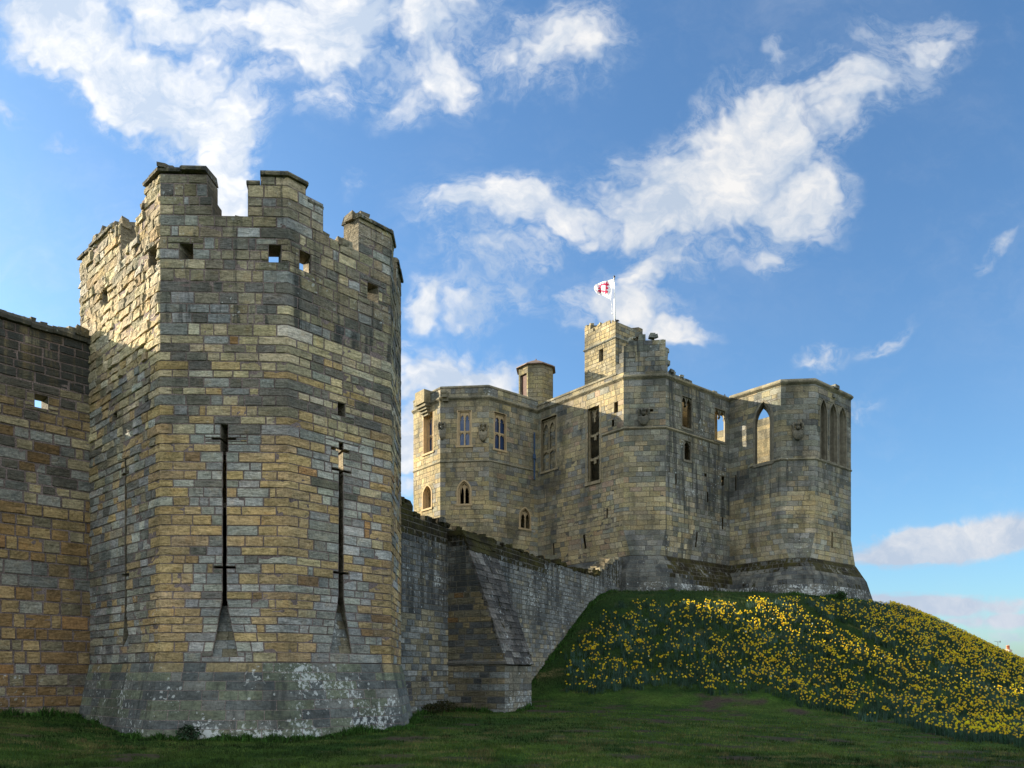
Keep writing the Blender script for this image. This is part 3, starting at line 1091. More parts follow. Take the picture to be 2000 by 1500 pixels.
def slit_open(e, x0, x1, ytop, yb, flare, arms, head=None):
    """long arrow slit with cross arms and a fishtail foot"""
    sh = TS
    u0, u1 = sh.u(e, x0), sh.u(e, x1)
    xm = (x0 + x1) / 2
    zt = sh.uz(e, xm, ytop)[1]; zb = sh.uz(e, xm, yb)[1]
    out = []
    prof = [(zb, u0, u1), (zt, u0, u1)]
    if flare:
        yf, xa, xb = flare
        zf = sh.uz(e, xm, yf)[1]
        prof = [(zf, sh.u(e, xa), sh.u(e, xb)), (zb, u0 - 0.01, u1 + 0.01), (zt, u0, u1)]
    out.append(Opening(prof, 0.22))
    out[0].splay = 0.2
    out[0].ragged = 0.016
    for (y, xa, xb, hh) in arms:
        za = sh.uz(e, xm, y)[1]
        out.append(rect_open(sh.u(e, xa), sh.u(e, xb), za - hh / 2, za + hh / 2, 0.0))
    if head:
        xa, xb, ya, ybm = head
        out.append(rect_open(sh.u(e, xa), sh.u(e, xb), sh.uz(e, xm, ybm)[1], sh.uz(e, xm, ya)[1], 0.2))
    return out


t_open = {e: [] for e in range(6)}
t_open[E_F] += [o_rect(TS, E_F, 350, 377, 475, 508), o_rect(TS, E_F, 525, 549, 478, 512)]
t_open[E_R] += [o_rect(TS, E_R, 585, 607, 492, 530), o_rect(TS, E_R, 718, 739, 555, 588)]
t_open[E_L] += [o_rect(TS, E_L, 291, 307, 484, 522), o_rect(TS, E_L, 200, 212, 568, 598)]
t_open[E_F] += slit_open(E_F, 435.0, 441.5, 862, 1175, (1283, 414, 464), [(857, 413, 461, 0.055), (1108, 416, 460, 0.06)], (431, 445, 830, 884))
t_open[E_R] += slit_open(E_R, 662.0, 670.0, 864, 1170, (1276, 645, 686), [(880, 647, 683, 0.06), (919, 648, 686, 0.06), (1119, 651, 682, 0.06)])
t_open[E_L] += slit_open(E_L, 243.5, 247.5, 895, 1200, (1262, 239, 251), [(925, 237, 253, 0.06), (1123, 238, 252, 0.06)])
t_open[E_R] += [o_rect(TS, E_R, 660, 674, 787, 813)]
t_open[E_L] += [o_rect(TS, E_L, 219, 229, 806, 823)]

Z_T, Z_C = 14.02, 13.12


def steps(lst):
    def f(u):
        for a, b, z in lst:
            if a <= u < b:
                return z
        return lst[-1][2]
    return f


uL = lambda x: TS.u(E_L, x)
uF = lambda x: TS.u(E_F, x)
uR = lambda x: TS.u(E_R, x)
top_L = steps([(-1, uL(176), 13.95), (uL(176), uL(224), 14.05), (uL(224), uL(237), 13.8), (uL(237), uL(266), 13.12), (uL(266), uL(276), 13.65), (uL(276), uL(285), 14.0), (uL(285), 99, 14.25)])
top_F = steps([(-1, uF(405), 14.2), (uF(405), uF(415), 13.62), (uF(415), uF(481), 13.02), (uF(481), uF(508), 13.92), (uF(508), 99, 14.15)])
top_R = steps([(-1, uR(600), 14.15), (uR(600), uR(633), 13.78), (uR(633), uR(699), 13.12), (uR(699), 99, 14.1)])
top_G = steps([(-1, 0.75, 14.1), (0.75, 1.5, 13.1), (1.5, 99, 14.1)])


def t_key(e, u, z):
    if z < 13.14:
        return 'wall'
    if e == E_L:
        return 'merlon_a' if u < uL(252) else 'merlon_b'
    if e == E_F:
        return 'merlon_b' if u < uF(445) else 'merlon_c'
    if e == E_R:
        return 'merlon_c' if u < uR(665) else 'merlon_d'
    if e == E_G:
        return 'merlon_d' if u < 1.1 else 'merlon_e'
    return 'wall'


tower = empty('stone_tower', (-7.0, 23.0, 0.0), "eight-sided banded gold and grey stone tower with broken battlements and tall arrow slits", "tower")
TM = Mason(TS, t_rows, 0.58, 101, tower_colour, slen=lambda e, u, z: 0.47 if z < 10 else 0.42, svar=0.42, joint=0.005, jitter=0.012, prot=0.009, rough=0.016, drop=0.014, back_p=-0.006,
           grid=(8, 5), key=t_key, quoin=(0.66, 0.30))
TM.lay(E_L, t_open[E_L], top_L)
TM.lay(E_F, t_open[E_F], top_F)
TM.lay(E_R, t_open[E_R], top_R)
TM.lay(E_G, t_open[E_G], top_G)
TM.grid = (3, 2)
back_gap = [rect_open(1.2, 7.3, 9.85, 11.05)]
TM.lay(E_B, [], steps([(-1, 2.6, 13.9), (2.6, 99, 12.4)]), stones=False)
TM.lay(E_K, back_gap, steps([(-1, 99, 12.2)]), stones=False)
# floors inside
for zf in (6.0, 11.15):
    flo = MB()
    ring = [TS.corner(i, np.array(-0.3), np.array(-0.3)) for i in range(6)]
    c = np.mean(ring, 0)
    vs = [(*p, zf) for p in ring] + [(*p, zf - 0.12) for p in ring]
    flo.add(vs, [(i, (i + 1) % 6, 6 + (i + 1) % 6, 6 + i)[::-1] for i in range(6)] + [(0, 1, 2, 3), (0, 3, 4, 5), (9, 8, 7, 6), (11, 10, 9, 6)], 0, (0.2, 0.18, 0.14))
    flo.build('floor', [STONE], tower)

TP = Mason(TS, p_rows, 0.9, 202, plinth_colour, slen=0.62, svar=0.35, joint=0.002, jitter=0.003, prot=0.004, rough=0.005, drop=0.005, grid=(8, 5),
           back_p=-0.003, key=lambda e, u, z: 'plinth')
for e in (E_L, E_F, E_R, E_G):
    TP.lay(e)
for e in (E_B, E_K):
    TP.lay(e, stones=False)
TP.parts['plinth'].build('plinth', [STONE_PLINTH, MORTAR], tower)
# sloping foot stones in the fishtails
sill = {}
for e, (xa, xb, yf, ym) in {E_F: (411, 467, 1284, 1180), E_R: (642, 689, 1277, 1178), E_L: (237, 253, 1263, 1200)}.items():
    mb = MB()
    u0, u1 = TS.u(e, xa), TS.u(e, xb)
    zf = TS.uz(e, (xa + xb) / 2, yf)[1]; zm = TS.uz(e, (xa + xb) / 2, ym)[1]
    n = 6
    for i in range(n):                         # five short courses stepping back and up
        za = zf + (zm - zf) * i / n; zb_ = zf + (zm - zf) * (i + 1) / n - 0.008
        pa = -0.02 - 0.36 * i / n; pb = -0.02 - 0.36 * (i + 1) / n
        w = (u1 - u0)
        cs = [u0, u0 + w * trng.uniform(0.35, 0.65), u1]
        for a, b in zip(cs, cs[1:]):
            X = TS.pos(e, np.array([a + .004, b - .004, b, a, a + .004, b - .004, b, a]), np.array([za] * 4 + [zb_] * 4), np.array([pa, pa, -0.57, -0.57, pb, pb, -0.57, -0.57]))
            mb.box(X, 0, np.array(pick(random, (GREY, 2), (LGREY, 1), (OLIVE, 1))) * random.uniform(0.7, 1.0), (0.35, 0.35, 0.2))
    mb.build('slit_sill', [STONE], tower)

# copings on the merlons
cop = {}


def cap(sh, part, e, u0, u1, z, h=0.13, over=0.07, back=-0.66, seg=0.55, rng=trng, tint=OLIVE, wx=(0.55, 0.3, 0.15)):
    mb = cop.setdefault(part, MB())
    prof = [(over, z), (over + 0.015, z + h * 0.45), (over - 0.05, z + h), (back + 0.1, z + h + 0.06), (back, z), ]
    band(mb, sh, [e], prof, tint=tint, wx=wx, rng=rng, urange={e: (u0, u1)}, seg=seg, jit=0.018)


cap(TS, 'merlon_a', E_L, 0.0, uL(222), 14.0)
cap(TS, 'merlon_b', E_L, uL(283), TS.L[E_L], 14.2)
cap(TS, 'merlon_b', E_F, 0.0, uF(404), 14.2)
cap(TS, 'merlon_c', E_F, uF(508), TS.L[E_F], 14.13)
cap(TS, 'merlon_c', E_F, uF(481), uF(508), 13.92, over=0.02)
cap(TS, 'merlon_c', E_R, 0.0, uR(601), 14.13)
cap(TS, 'merlon_c', E_R, uR(601), uR(632), 13.78, over=0.02)
cap(TS, 'merlon_d', E_R, uR(699), TS.L[E_R], 14.05)
cap(TS, 'merlon_d', E_G, 0.0, 0.78, 14.05)
cap(TS, 'merlon_e', E_G, 1.5, TS.L[E_G], 14.05)
rub = cop.setdefault('merlon_b', MB())
rubble(rub, TS, E_L, uL(296), TS.L[E_L], 14.3, -0.5, -0.05, trng, (0.12, 0.3), 9)
rubble(rub, TS, E_F, 0.0, uF(350), 14.3, -0.5, 0.0, trng, (0.12, 0.32), 9)
rubble(rub, TS, E_L, uL(268), uL(284), 13.72, -0.5, 0.02, trng, (0.15, 0.3), 10)
rubble(cop['merlon_a'], TS, E_L, 0.1, uL(226), 14.1, -0.5, 0.0, trng, (0.12, 0.28), 6)
rubble(cop['merlon_a'], TS, E_L, uL(222), uL(238), 13.85, -0.5, 0.02, trng, (0.15, 0.32), 10)
rubble(cop['merlon_d'], TS, E_R, uR(699), uR(730), 14.1, -0.5, 0.0, trng, (0.12, 0.3), 8)
for k, mb in TM.parts.items():
    if k == 'wall':
        rubble(mb, TS, E_F, uF(408), uF(483), 13.05, -0.5, -0.05, trng, (0.12, 0.24), 8)
        rubble(mb, TS, E_R, uR(635), uR(700), 13.12, -0.5, -0.05, trng, (0.12, 0.24), 6)
        rubble(mb, TS, E_L, uL(237), uL(268), 13.14, -0.5, -0.05, trng, (0.12, 0.24), 6)
        mb.build('wall', [STONE, MORTAR], tower)
    else:
        mo = mb.build('merlon', [STONE, MORTAR], tower)
        if k in cop:
            cop[k].build('coping', [STONE], mo)

# ------------------------------------------------------------------ wall on the left of the tower
A0 = np.array((-12.306, 22.78)); dW = np.array((-0.68, -0.733))
LS = Shell([A0 + 9.0 * dW, A0 - 0.7 * dW])
Lw = 9.0
lrng = np.random.default_rng(15)
l_rows = make_rows(0.0, 11.6, lambda z: 0.33 if z < 6.2 else 0.27, 0.2, lrng)


def lwall_colour(e, u, z, ri, r, kid):
    crust, lich, rough, prot = 0.2, 0.1, 1.1, 1.0
    if z > 9.85:
        c = pick(r, ((0.15, 0.125, 0.075), 4), (DARK, 2), (OLIVE, 2)); crust = 0.62
    elif z > 8.4:
        c = pick(r, (CREAM, 2.6), (GOLD2, 2), (OLIVE, 2), (DARK, 1)); crust = 0.25
    elif z > 6.4:
        c = pick(r, (LGREY, 3), (GREY, 3), (CREAM, 1.5), (DARK, 1.0), (BROWN, 0.7)); crust = 0.3
        if 7.1 < z < 7.6 and r.random() < 0.7:
            c = np.array(DARK)
    elif z > 4.7:
        c = pick(r, (GOLD, 3.5), ((0.34, 0.21, 0.085), 2.6), (RUST, 0.8), (OLIVE, 1.2), (CREAM, 0.8)); rough, prot = 1.5, 1.9; crust = 0.08
    elif z > 4.1:
        c = pick(r, (GREY, 3), (GOLD2, 1.0), (LGREY, 1)); crust = 0.2
    else:
        c = pick(r, (GOLD2, 4), (BROWN, 2.5), (OLIVE, 1.5), (RUST, 0.7), (LGREY, 0.7)); rough, prot = 1.3, 1.5; crust = 0.1
        if z < 1.6:
            c = pick(r, (BROWN, 2.4), (OLIVE, 2), (DARK, 1.4)); lich = 0.3; crust = 0.3
    c = c * 0.78 + np.array((0.27, 0.21, 0.115)) * 0.22 if z < 9.85 else c
    return c * r.uniform(0.86, 1.2), (crust, lich, 0.0), rough, prot


lwall = empty('castle_wall', (-16.0, 19.0, 0.3), "brown and gold stone wall left of the tall tower, pierced by one small hole near its top", "wall")
hole = o_rect(LS, 0, 68, 94, 771, 797)
LM = Mason(LS, l_rows, 0.60, 303, lwall_colour, slen=lambda e, u, z: 0.45 if z < 6.3 else 0.52, svar=0.35, joint=0.011, jitter=0.016, prot=0.012, rough=0.017, drop=0.016, back_p=-0.008, grid=(8, 5), key=lambda e, u, z: 'wall_face')
ltop = lambda u: 11.30 + 0.02 * (u - Lw)
LM.lay(0, [hole], ltop)
LM.parts['wall_face'].build('wall_face', [STONE, MORTAR], lwall)
mb = MB()
band(mb, LS, [0], [(0.10, 11.26), (0.12, 11.36), (0.02, 11.48), (-0.58, 11.5), (-0.66, 11.26)], tint=OLIVE, wx=(0.7, 0.25, 0.2), rng=lrng, seg=0.55, jit=0.03)
rubble(mb, LS, 0, 8.2, 9.0, 11.42, -0.4, 0.1, lrng, (0.15, 0.4), 8, OLIVE, (0.6, 0.25, 0.2))
rubble(mb, LS, 0, 6.0, 8.4, 11.44, -0.4, 0.05, lrng, (0.1, 0.24), 4, OLIVE, (0.6, 0.25, 0.2))
mb.build('coping', [STONE], lwall)

# ------------------------------------------------------------------ curtain wall climbing to the keep, with its buttress
dC = np.array((0.4415, 0.8973)); C0 = np.array((-3.666, 26.0)) - 1.1 * dC
CS = Shell([C0, C0 + 24.6 * dC])
crng = np.random.default_rng(25)
c_rows = make_rows(-0.2, 9.0, 0.21, 0.14, crng)


def cwall_colour(e, u, z, ri, r, kid):
    if z > 3.9 + 0.5 * (hsh(3, int(u / 0.6)) - 0.5):
        c = pick(r, ((0.17, 0.18, 0.175), 4), ((0.22, 0.23, 0.22), 3), ((0.11, 0.115, 0.115), 2), (OLIVE, 0.8))
        crust, lich = 0.56, 0.40
    elif z > 1.5:
        c = pick(r, ((0.26, 0.235, 0.155), 3), (LGREY, 2), (CREAM, 1.0), ((0.13, 0.14, 0.135), 1.6), (GREY, 1.5)); crust, lich = 0.2, 0.2
    else:
        c = pick(r, ((0.21, 0.19, 0.13), 3), (GREY, 3), ((0.1, 0.1, 0.1), 1.5)); crust, lich = 0.28, 0.3
    if u > 9:
        c = c * 0.6 + np.array((0.21, 0.21, 0.185)) * 0.4
        lich += 0.05; crust -= 0.08
    zt = 6.95
    gl = float(zg(*(CS.P[0] + CS.D[0] * u)))
    if z < gl + 0.35:
        lich = 0.5; crust = 0.1
    moss = max(0.0, min(1.0, (z - (5.9 if u < 13 else 6.4)) / 0.8)) * (0.85 if u < 15 else 0.5)
    return c * r.uniform(0.8, 1.18), (crust, lich, moss), 1.0, 1.0


cwall = empty('castle_wall', (1.0, 35.0, 0.3), "dark streaked stone wall with mossy top running from the tower up to the keep", "wall")
ctop = jag([(0, 7.45), (1.75, 7.45), (1.8, 7.12), (4.2, 7.05), (12, 7.05), (18.0, 7.0), (19.8, 7.05), (20.3, 7.45), (21.2, 7.6), (21.9, 8.0), (24, 8.7)], 0.12, 9, 0.5)
CM = Mason(CS, c_rows, 0.9, 404, cwall_colour, slen=0.34, svar=0.35, joint=0.006, jitter=0.009, prot=0.009, rough=0.009, drop=0.014, back_p=-0.006, grid=(5, 3), key=lambda e, u, z: 'wall_face')
CM.lay(0, [], ctop)
CM.parts['wall_face'].build('wall_face', [STONE, MORTAR_FAR], cwall)
mb = MB()
rubble(mb, CS, 0, 1.0, 20.5, lambda u: ctop(u) + 0.02, -0.75, 0.02, crng, (0.14, 0.34), 7, (0.15, 0.13, 0.08), (0.4, 0.35, 0.8))
rubble(mb, CS, 0, 1.0, 1.9, lambda u: ctop(u) + 0.02, -0.7, 0.0, crng, (0.2, 0.4), 6, (0.13, 0.12, 0.08), (0.5, 0.35, 0.9))
rubble(mb, CS, 0, 3.2, 3.8, lambda u: ctop(u) + 0.1, -0.3, 0.0, crng, (0.3, 0.45), 3, (0.16, 0.155, 0.13), (0.4, 0.35, 0.3))
rubble(mb, CS, 0, 20.4, 23.6, lambda u: ctop(u) + 0.02, -0.75, 0.0, crng, (0.15, 0.35), 7, (0.32, 0.27, 0.17), (0.1, 0.2, 0.1))
mb.build('coping', [STONE], cwall)
# buttress
ub = CS.u(0, 875)
Bo = CS.P[0] + CS.D[0] * ub
nC = CS.N[0]
BW, BD = 2.25, 2.33
BS = Shell([Bo - nC * 0.3, Bo + nC * BD, Bo + nC * BD + dC * BW, Bo - nC * 0.3 + dC * BW])
ZB0, ZBT, BQ = 2.03, 6.85, 0.62                # shoulder height, head height, depth of the head


def b_top_side(u):
    q = u - 0.3                                # distance out from the wall
    if q > BD - 0.03:
        return ZB0
    return ZBT if q < BQ else ZB0 + 0.12 + (ZBT - ZB0 - 0.12) * (BD - q) / (BD - BQ)


def butt_colour(e, u, z, ri, r, kid):
    if z > 4.6:
        c = pick(r, ((0.085, 0.09, 0.085), 3), ((0.13, 0.135, 0.12), 2), ((0.17, 0.155, 0.10), 1)); crust, lich = 0.55, 0.3
    elif z > 2.1:
        c = pick(r, ((0.16, 0.145, 0.095), 3), ((0.23, 0.185, 0.10), 2), ((0.10, 0.105, 0.10), 2), (BROWN, 0.7)); crust, lich = 0.3, 0.2
        if 4.0 < z < 4.3 and r.random() < 0.7:
            c = np.array((0.07, 0.075, 0.075))
    else:
        c = pick(r, ((0.20, 0.175, 0.11), 3), (GREY, 2.4), ((0.26, 0.22, 0.14), 1.6), ((0.1, 0.105, 0.1), 1)); crust, lich = 0.25, 0.25
    if e == 1:
        c = c * 0.5 + np.array((0.2, 0.195, 0.165)) * 0.5
        if z < 1.0:
            lich = 0.62
    return c * r.uniform(0.82, 1.15), (crust, lich, 0.55 if z > 6.3 else 0.0), 1.0, 1.0


BM = Mason(BS, make_rows(0.0, 7.2, 0.215, 0.14, crng), 0.4, 505, butt_colour, slen=0.42, svar=0.35, joint=0.007, jitter=0.009, prot=0.009, rough=0.009, drop=0.014, back_p=-0.006, grid=(6, 4), key=lambda e, u, z: 'buttress')
BM.lay(0, [], b_top_side)
BM.lay(1, [], lambda u: ZB0)
BM.lay(2, [], lambda u: b_top_side(BS.L[2] - u))
bt = BM.parts['buttress'].build('buttress', [STONE, MORTAR_FAR], cwall)
# sloping weathering of overlapping slabs
mb = MB()
n = 21
for i in range(n):
    q1 = BD + 0.07 - (BD + 0.07 - BQ) * i / n; q0 = BD + 0.07 - (BD + 0.07 - BQ) * (i + 1) / n
    za = ZB0 + (ZBT - ZB0) * i / n; zb_ = ZB0 + (ZBT - ZB0) * (i + 1) / n
    cuts = [-0.015]
    while cuts[-1] < BW + 0.015 - 0.3:
        cuts.append(min(cuts[-1] + crng.uniform(0.35, 0.75), BW + 0.015))
    cuts[-1] = BW + 0.015
    for a, b in zip(cuts, cuts[1:]):
        j = crng.uniform(-0.02, 0.02)
        lift = 0.035 + crng.uniform(0, 0.03)

        def w(q, s, z):
            p = Bo + nC * q + dC * s
            return (p[0], p[1], z)
        c8 = [w(q1 + lift, a + .006, za + j), w(q1 + lift, b - .006, za + j), w(q0 - 0.06, b - .006, za + 0.02), w(q0 - 0.06, a + .006, za + 0.02),
              w(q1 + lift * 0.6 - 0.03, a + .006, za + 0.08 + j), w(q1 + lift * 0.6 - 0.03, b - .006, za + 0.08 + j), w(q0, b - .006, zb_ + 0.06), w(q0, a + .006, zb_ + 0.06)]
        up = i / n
        mb.box(c8, 0, np.array(pick(random, ((0.14, 0.13, 0.115), 3), ((0.085, 0.08, 0.072), 3), ((0.20, 0.19, 0.165), 1))) * random.uniform(0.8, 1.2),
               (0.45, 0.34, 0.35 if up < 0.82 else 0.8))
# head slab
ph = [Bo - nC * 0.2 - dC * 0.05, Bo + nC * (BQ + 0.05) - dC * 0.05, Bo + nC * (BQ + 0.05) + dC * (BW + 0.015), Bo - nC * 0.2 + dC * (BW + 0.015)]
mb.box([(*p, 6.72) for p in ph] + [(*p, 6.9) for p in ph], 0, (0.13, 0.125, 0.1), (0.4, 0.3, 0.9))
# string at the shoulder
band(mb, BS, [0, 1, 2], [(0.06, ZB0 - 0.02), (0.07, ZB0 + 0.05), (0.0, ZB0 + 0.12), (-0.2, ZB0 + 0.12), (-0.2, ZB0 - 0.02)], tint=(0.14, 0.135, 0.115), wx=(0.4, 0.3, 0.1), rng=crng)
mb.build('weathering', [STONE], bt)

# ------------------------------------------------------------------ the keep on the mound
uL_ = np.array((-0.636, 0.7717)); uR_ = np.array((0.7717, 0.636)); cA = np.array((0.995, -0.095)); cB = np.array((0.095, 0.995))
C1 = np.array((6.79, 47.5)); C2 = C1 + 2.52 * cA; C3 = C2 + 6.52 * uR_; C4 = C3 - 3.74 * uL_; C5 = C4 + 2.06 * cA; C6 = C5 + 4.48 * uR_
C7 = C6 + 2.06 * cB; C8 = C7 + 3.74 * uL_; C9 = C8 + 6.5 * uR_; C10 = C9 + 2.52 * cB
D1 = C1 + 7.91 * uL_; D2 = D1 - 4.23 * uR_; D3 = D2 - 3.22 * cA; D4 = D3 + 3.25 * uL_; D5 = D4 + 3.22 * cB; D6 = D5 + 4.23 * uR_; D7 = D6 + 7.9 * uL_; D8 = D7 + 2.52 * cB
a_ = np.array([uL_, -uR_]).T
s_, t_ = np.linalg.solve(a_, D8 - C10)
X1 = C10 + uL_ * (s_ - 1.78); X2 = D8 + uR_ * (-t_ - 1.78) if t_ < 0 else D8 + uR_ * (t_ - 1.78)
KV = [D4, D3, D2, D1, C1, C2, C3, C4, C5, C6, C7, C8, C9, C10, X1, X2, D8, D7, D6, D5]
KN = len(KV)
CH = {1, 4, 7, 9, 19}


def k_off(e, z):
    if e in CH:
        return np.interp(z, [5.0, 6.4, 7.75, 8.86, 10.46], [1.75, 1.45, 1.02, 0.40, 0.0])
    return np.interp(z, [5.0, 6.4, 7.75, 8.86], [1.25, 0.98, 0.66, 0.0])


KS = Shell(KV, True, k_off)
krng = np.random.default_rng(55)
k_rows = make_rows(5.4, 7.75, 0.29, 0.12, krng) + make_rows(7.75, 8.86, 0.28, 0.1, krng) + make_rows(8.86, 10.46, 0.32, 0.14, krng) + make_rows(10.46, 22.6, 0.315, 0.26, krng)
k_rows = [q for q in k_rows if q[1] - q[0] > 0.05]

KT = (0.29, 0.245, 0.145); KT2 = (0.34, 0.285, 0.165); KO = (0.24, 0.215, 0.145); KG = (0.20, 0.205, 0.175); KD = (0.125, 0.132, 0.118); KP = (0.37, 0.325, 0.215); KR = (0.30, 0.225, 0.15)


def keep_colour(e, u, z, ri, r, kid):
    crust, lich, moss, rough = 0.2, 0.14, 0.0, 1.0
    if z < 8.87:                                   # plinth
        c = pick(r, ((0.12, 0.125, 0.11), 3), ((0.16, 0.16, 0.135), 2), ((0.085, 0.09, 0.085), 2))
        crust = 0.42
        lich = 0.3 if z > 7.2 else 0.6
        if e in (5, 6, 7, 8):
            lo = {5: 7.1 + 0.35 * math.sin(u * 1.1), 6: 7.9, 7: 7.95, 8: 7.75}[e]
            if z > lo and not (e == 5 and u < 0.5):
                moss = min(1.0, (z - lo) / 0.35) * r.uniform(0.6, 1.0) * (1.0 if e in (5, 8) else 0.8)
            if e in (6, 8) and 7.1 < z < 7.4:
                moss = r.uniform(0.2, 0.6)
        if e in (3, 4):
            lich -= 0.1
        return c * r.uniform(0.85, 1.15), (crust, lich, moss), 0.8, 0.8
    if e in (0, 1, 2, 19):
        c = pick(r, (KT, 4), (KO, 2.4), (KT2, 2.4), (KG, 1.2), (KP, 0.6), ((0.27, 0.265, 0.22), 0.5)); crust = 0.14
        if e == 2 and z > 13:
            c = pick(r, (KO, 3), (KG, 2), (KD, 1.0), (KT, 2), (KR, 0.5)); crust = 0.3
        if z > 19.7:
            c = pick(r, (KO, 2), (KG, 3), (KP, 1.2)); crust = 0.4; lich = 0.35
    elif e == 3:
        c = pick(r, (KT, 3.4), (KT2, 2.6), (KO, 2), (KG, 1.6), (KR, 1.0), (KP, 0.7), (KD, 0.5)); crust = 0.26; rough = 1.1
        if u < 2.2:
            c = pick(r, (KO, 3), (KG, 2.4), (KD, 1.6), (KT, 1.6)); crust = 0.42
        if z < 12 and u > 2.5:
            c = pick(r, (KT, 3), (KR, 1.8), (KT2, 2.4), (KO, 1.2), (KP, 0.8), (KG, 0.6)); rough = 1.7
    elif e == 4:
        c = pick(r, (KG, 2.4), (KO, 2.6), (KT, 2.6), (KP, 1.0), (KR, 0.5), (KD, 0.4)); crust = 0.24
        if z > 16.6:
            c = pick(r, (KG, 3), (KO, 2.4), (KD, 1.8), (KR, 0.5)); crust = 0.36
        elif u > 1.3 and z > 12.5:
            c = pick(r, (KG, 3), (KO, 1.6), (KD, 1.6), ((0.27, 0.27, 0.23), 1)); crust = 0.4
        if 10.4 < z < 13.5:
            c = pick(r, (KT2, 3), (KT, 2.4), (KP, 1.6), (KR, 0.6), (KG, 0.6)); crust = 0.1
        if z < 10.4:
            c = pick(r, (KG, 3), (KD, 2)); crust = 0.34; rough = 0.5
    elif e == 5:
        c = pick(r, (KG, 3.2), (KO, 1.8), (KD, 3.2), ((0.235, 0.24, 0.205), 1.6)); crust = 0.52; lich = 0.36; rough = 1.3
        if z < 12.5 and u < 2.8 and r.random() < 0.4:
            c = pick(r, (KP, 2), (KT, 1))
        if z < 12 and u > 2.8:
            crust = 0.36
    elif e in (6, 7, 8):
        c = pick(r, (KG, 3), (KO, 2.6), (KD, 1.6), (KT, 0.9), ((0.235, 0.24, 0.205), 0.7)); crust = 0.34; lich = 0.24
        if 8.8 < z < 12.9 + 0.6 * (hsh(5, int(u / 0.7), e) - 0.5):
            c = pick(r, (KP, 3), (KT2, 3), (KT, 1.8), (KG, 1.2), ((0.34, 0.34, 0.28), 1.0)); crust = 0.08
        elif 12.9 < z < 14.9:
            c = pick(r, (KG, 3), (KD, 2.4), (KO, 1.6)); crust = 0.44
        if e == 7 and z < 10.46:
            c = pick(r, (KG, 2), (KD, 2)); crust = 0.4; rough = 0.5; lich = 0.35
        if e == 8 and z > 11 and u > 2.5:
            c = pick(r, (KG, 3), (KO, 2), (KD, 2)); crust = 0.4
    else:
        c = pick(r, (KG, 3), (KO, 3))
    if z > 20.1 and e in (3, 4, 5):
        c = pick(r, (KD, 2), (KG, 3), (KO, 2)); crust = 0.5; lich = 0.3; rough = 2.0
    c = c * 0.86 + np.array((0.265, 0.232, 0.145)) * 0.14 if z < 20.1 else c
    c = c * 1.1
    return c * r.uniform(0.86, 1.12) * np.array((1, r.uniform(0.97, 1.03), r.uniform(0.93, 1.08))), (crust, lich, moss), rough * (0.7 if e in (0, 19) else 1.0), (0.5 if e in (0, 3, 6) else 1.0)


keep = empty('castle_keep', (8.0, 50.0, 6.4), "big ruined many-sided stone keep with a square lookout, standing on top of the flowery mound", "castle")
ko = {e: [] for e in range(KN)}
kw = {}                                           # window meshes


def kz(e, px, py):
    return KS.uz(e, px, py)[1]


def light_head(mb, sh, e, uc, hw, zs, za, zt, p0, p1, mat=0, tint=(1, 1, 1), n=6, cusp=0.0):
    """solid spandrels over a pointed light"""
    pts = pointed(uc, hw, zs, zs, za, n)[0:]
    pts = [pts[0]] + pts[2:-1] + [pts[-1]] if abs(pts[0][1] - pts[1][1]) < 1e-6 else pts
    for a, b in zip(pts, pts[1:]):
        if abs(a[0] - b[0]) < 1e-4:
            continue
        U = np.array([a[0], b[0], b[0], a[0]] * 2); Z = np.array([a[1], b[1], b[1], a[1], zt, zt, zt, zt]); Pp = np.array([p1, p1, p0, p0] * 2)
        mb.box(sh.pos(e, U, Z, Pp), mat, tint)
    if cusp:
        for sgn in (-1, 1):
            U = np.array([uc + sgn * hw, uc + sgn * hw * (1 - cusp), uc + sgn * hw])
            zc = zs + (za - zs) * 0.12
            Z = np.array([zc - hw * 0.35, zc, zc + hw * 0.4])
            v = np.concatenate([sh.pos(e, U, Z, p1), sh.pos(e, U, Z, p0)])
            mb.add(v, [(0, 1, 4, 3), (1, 2, 5, 4)], mat, tint, (0, 0, 0), [(0, 1, 2), (5, 4, 3)])


WIN = []


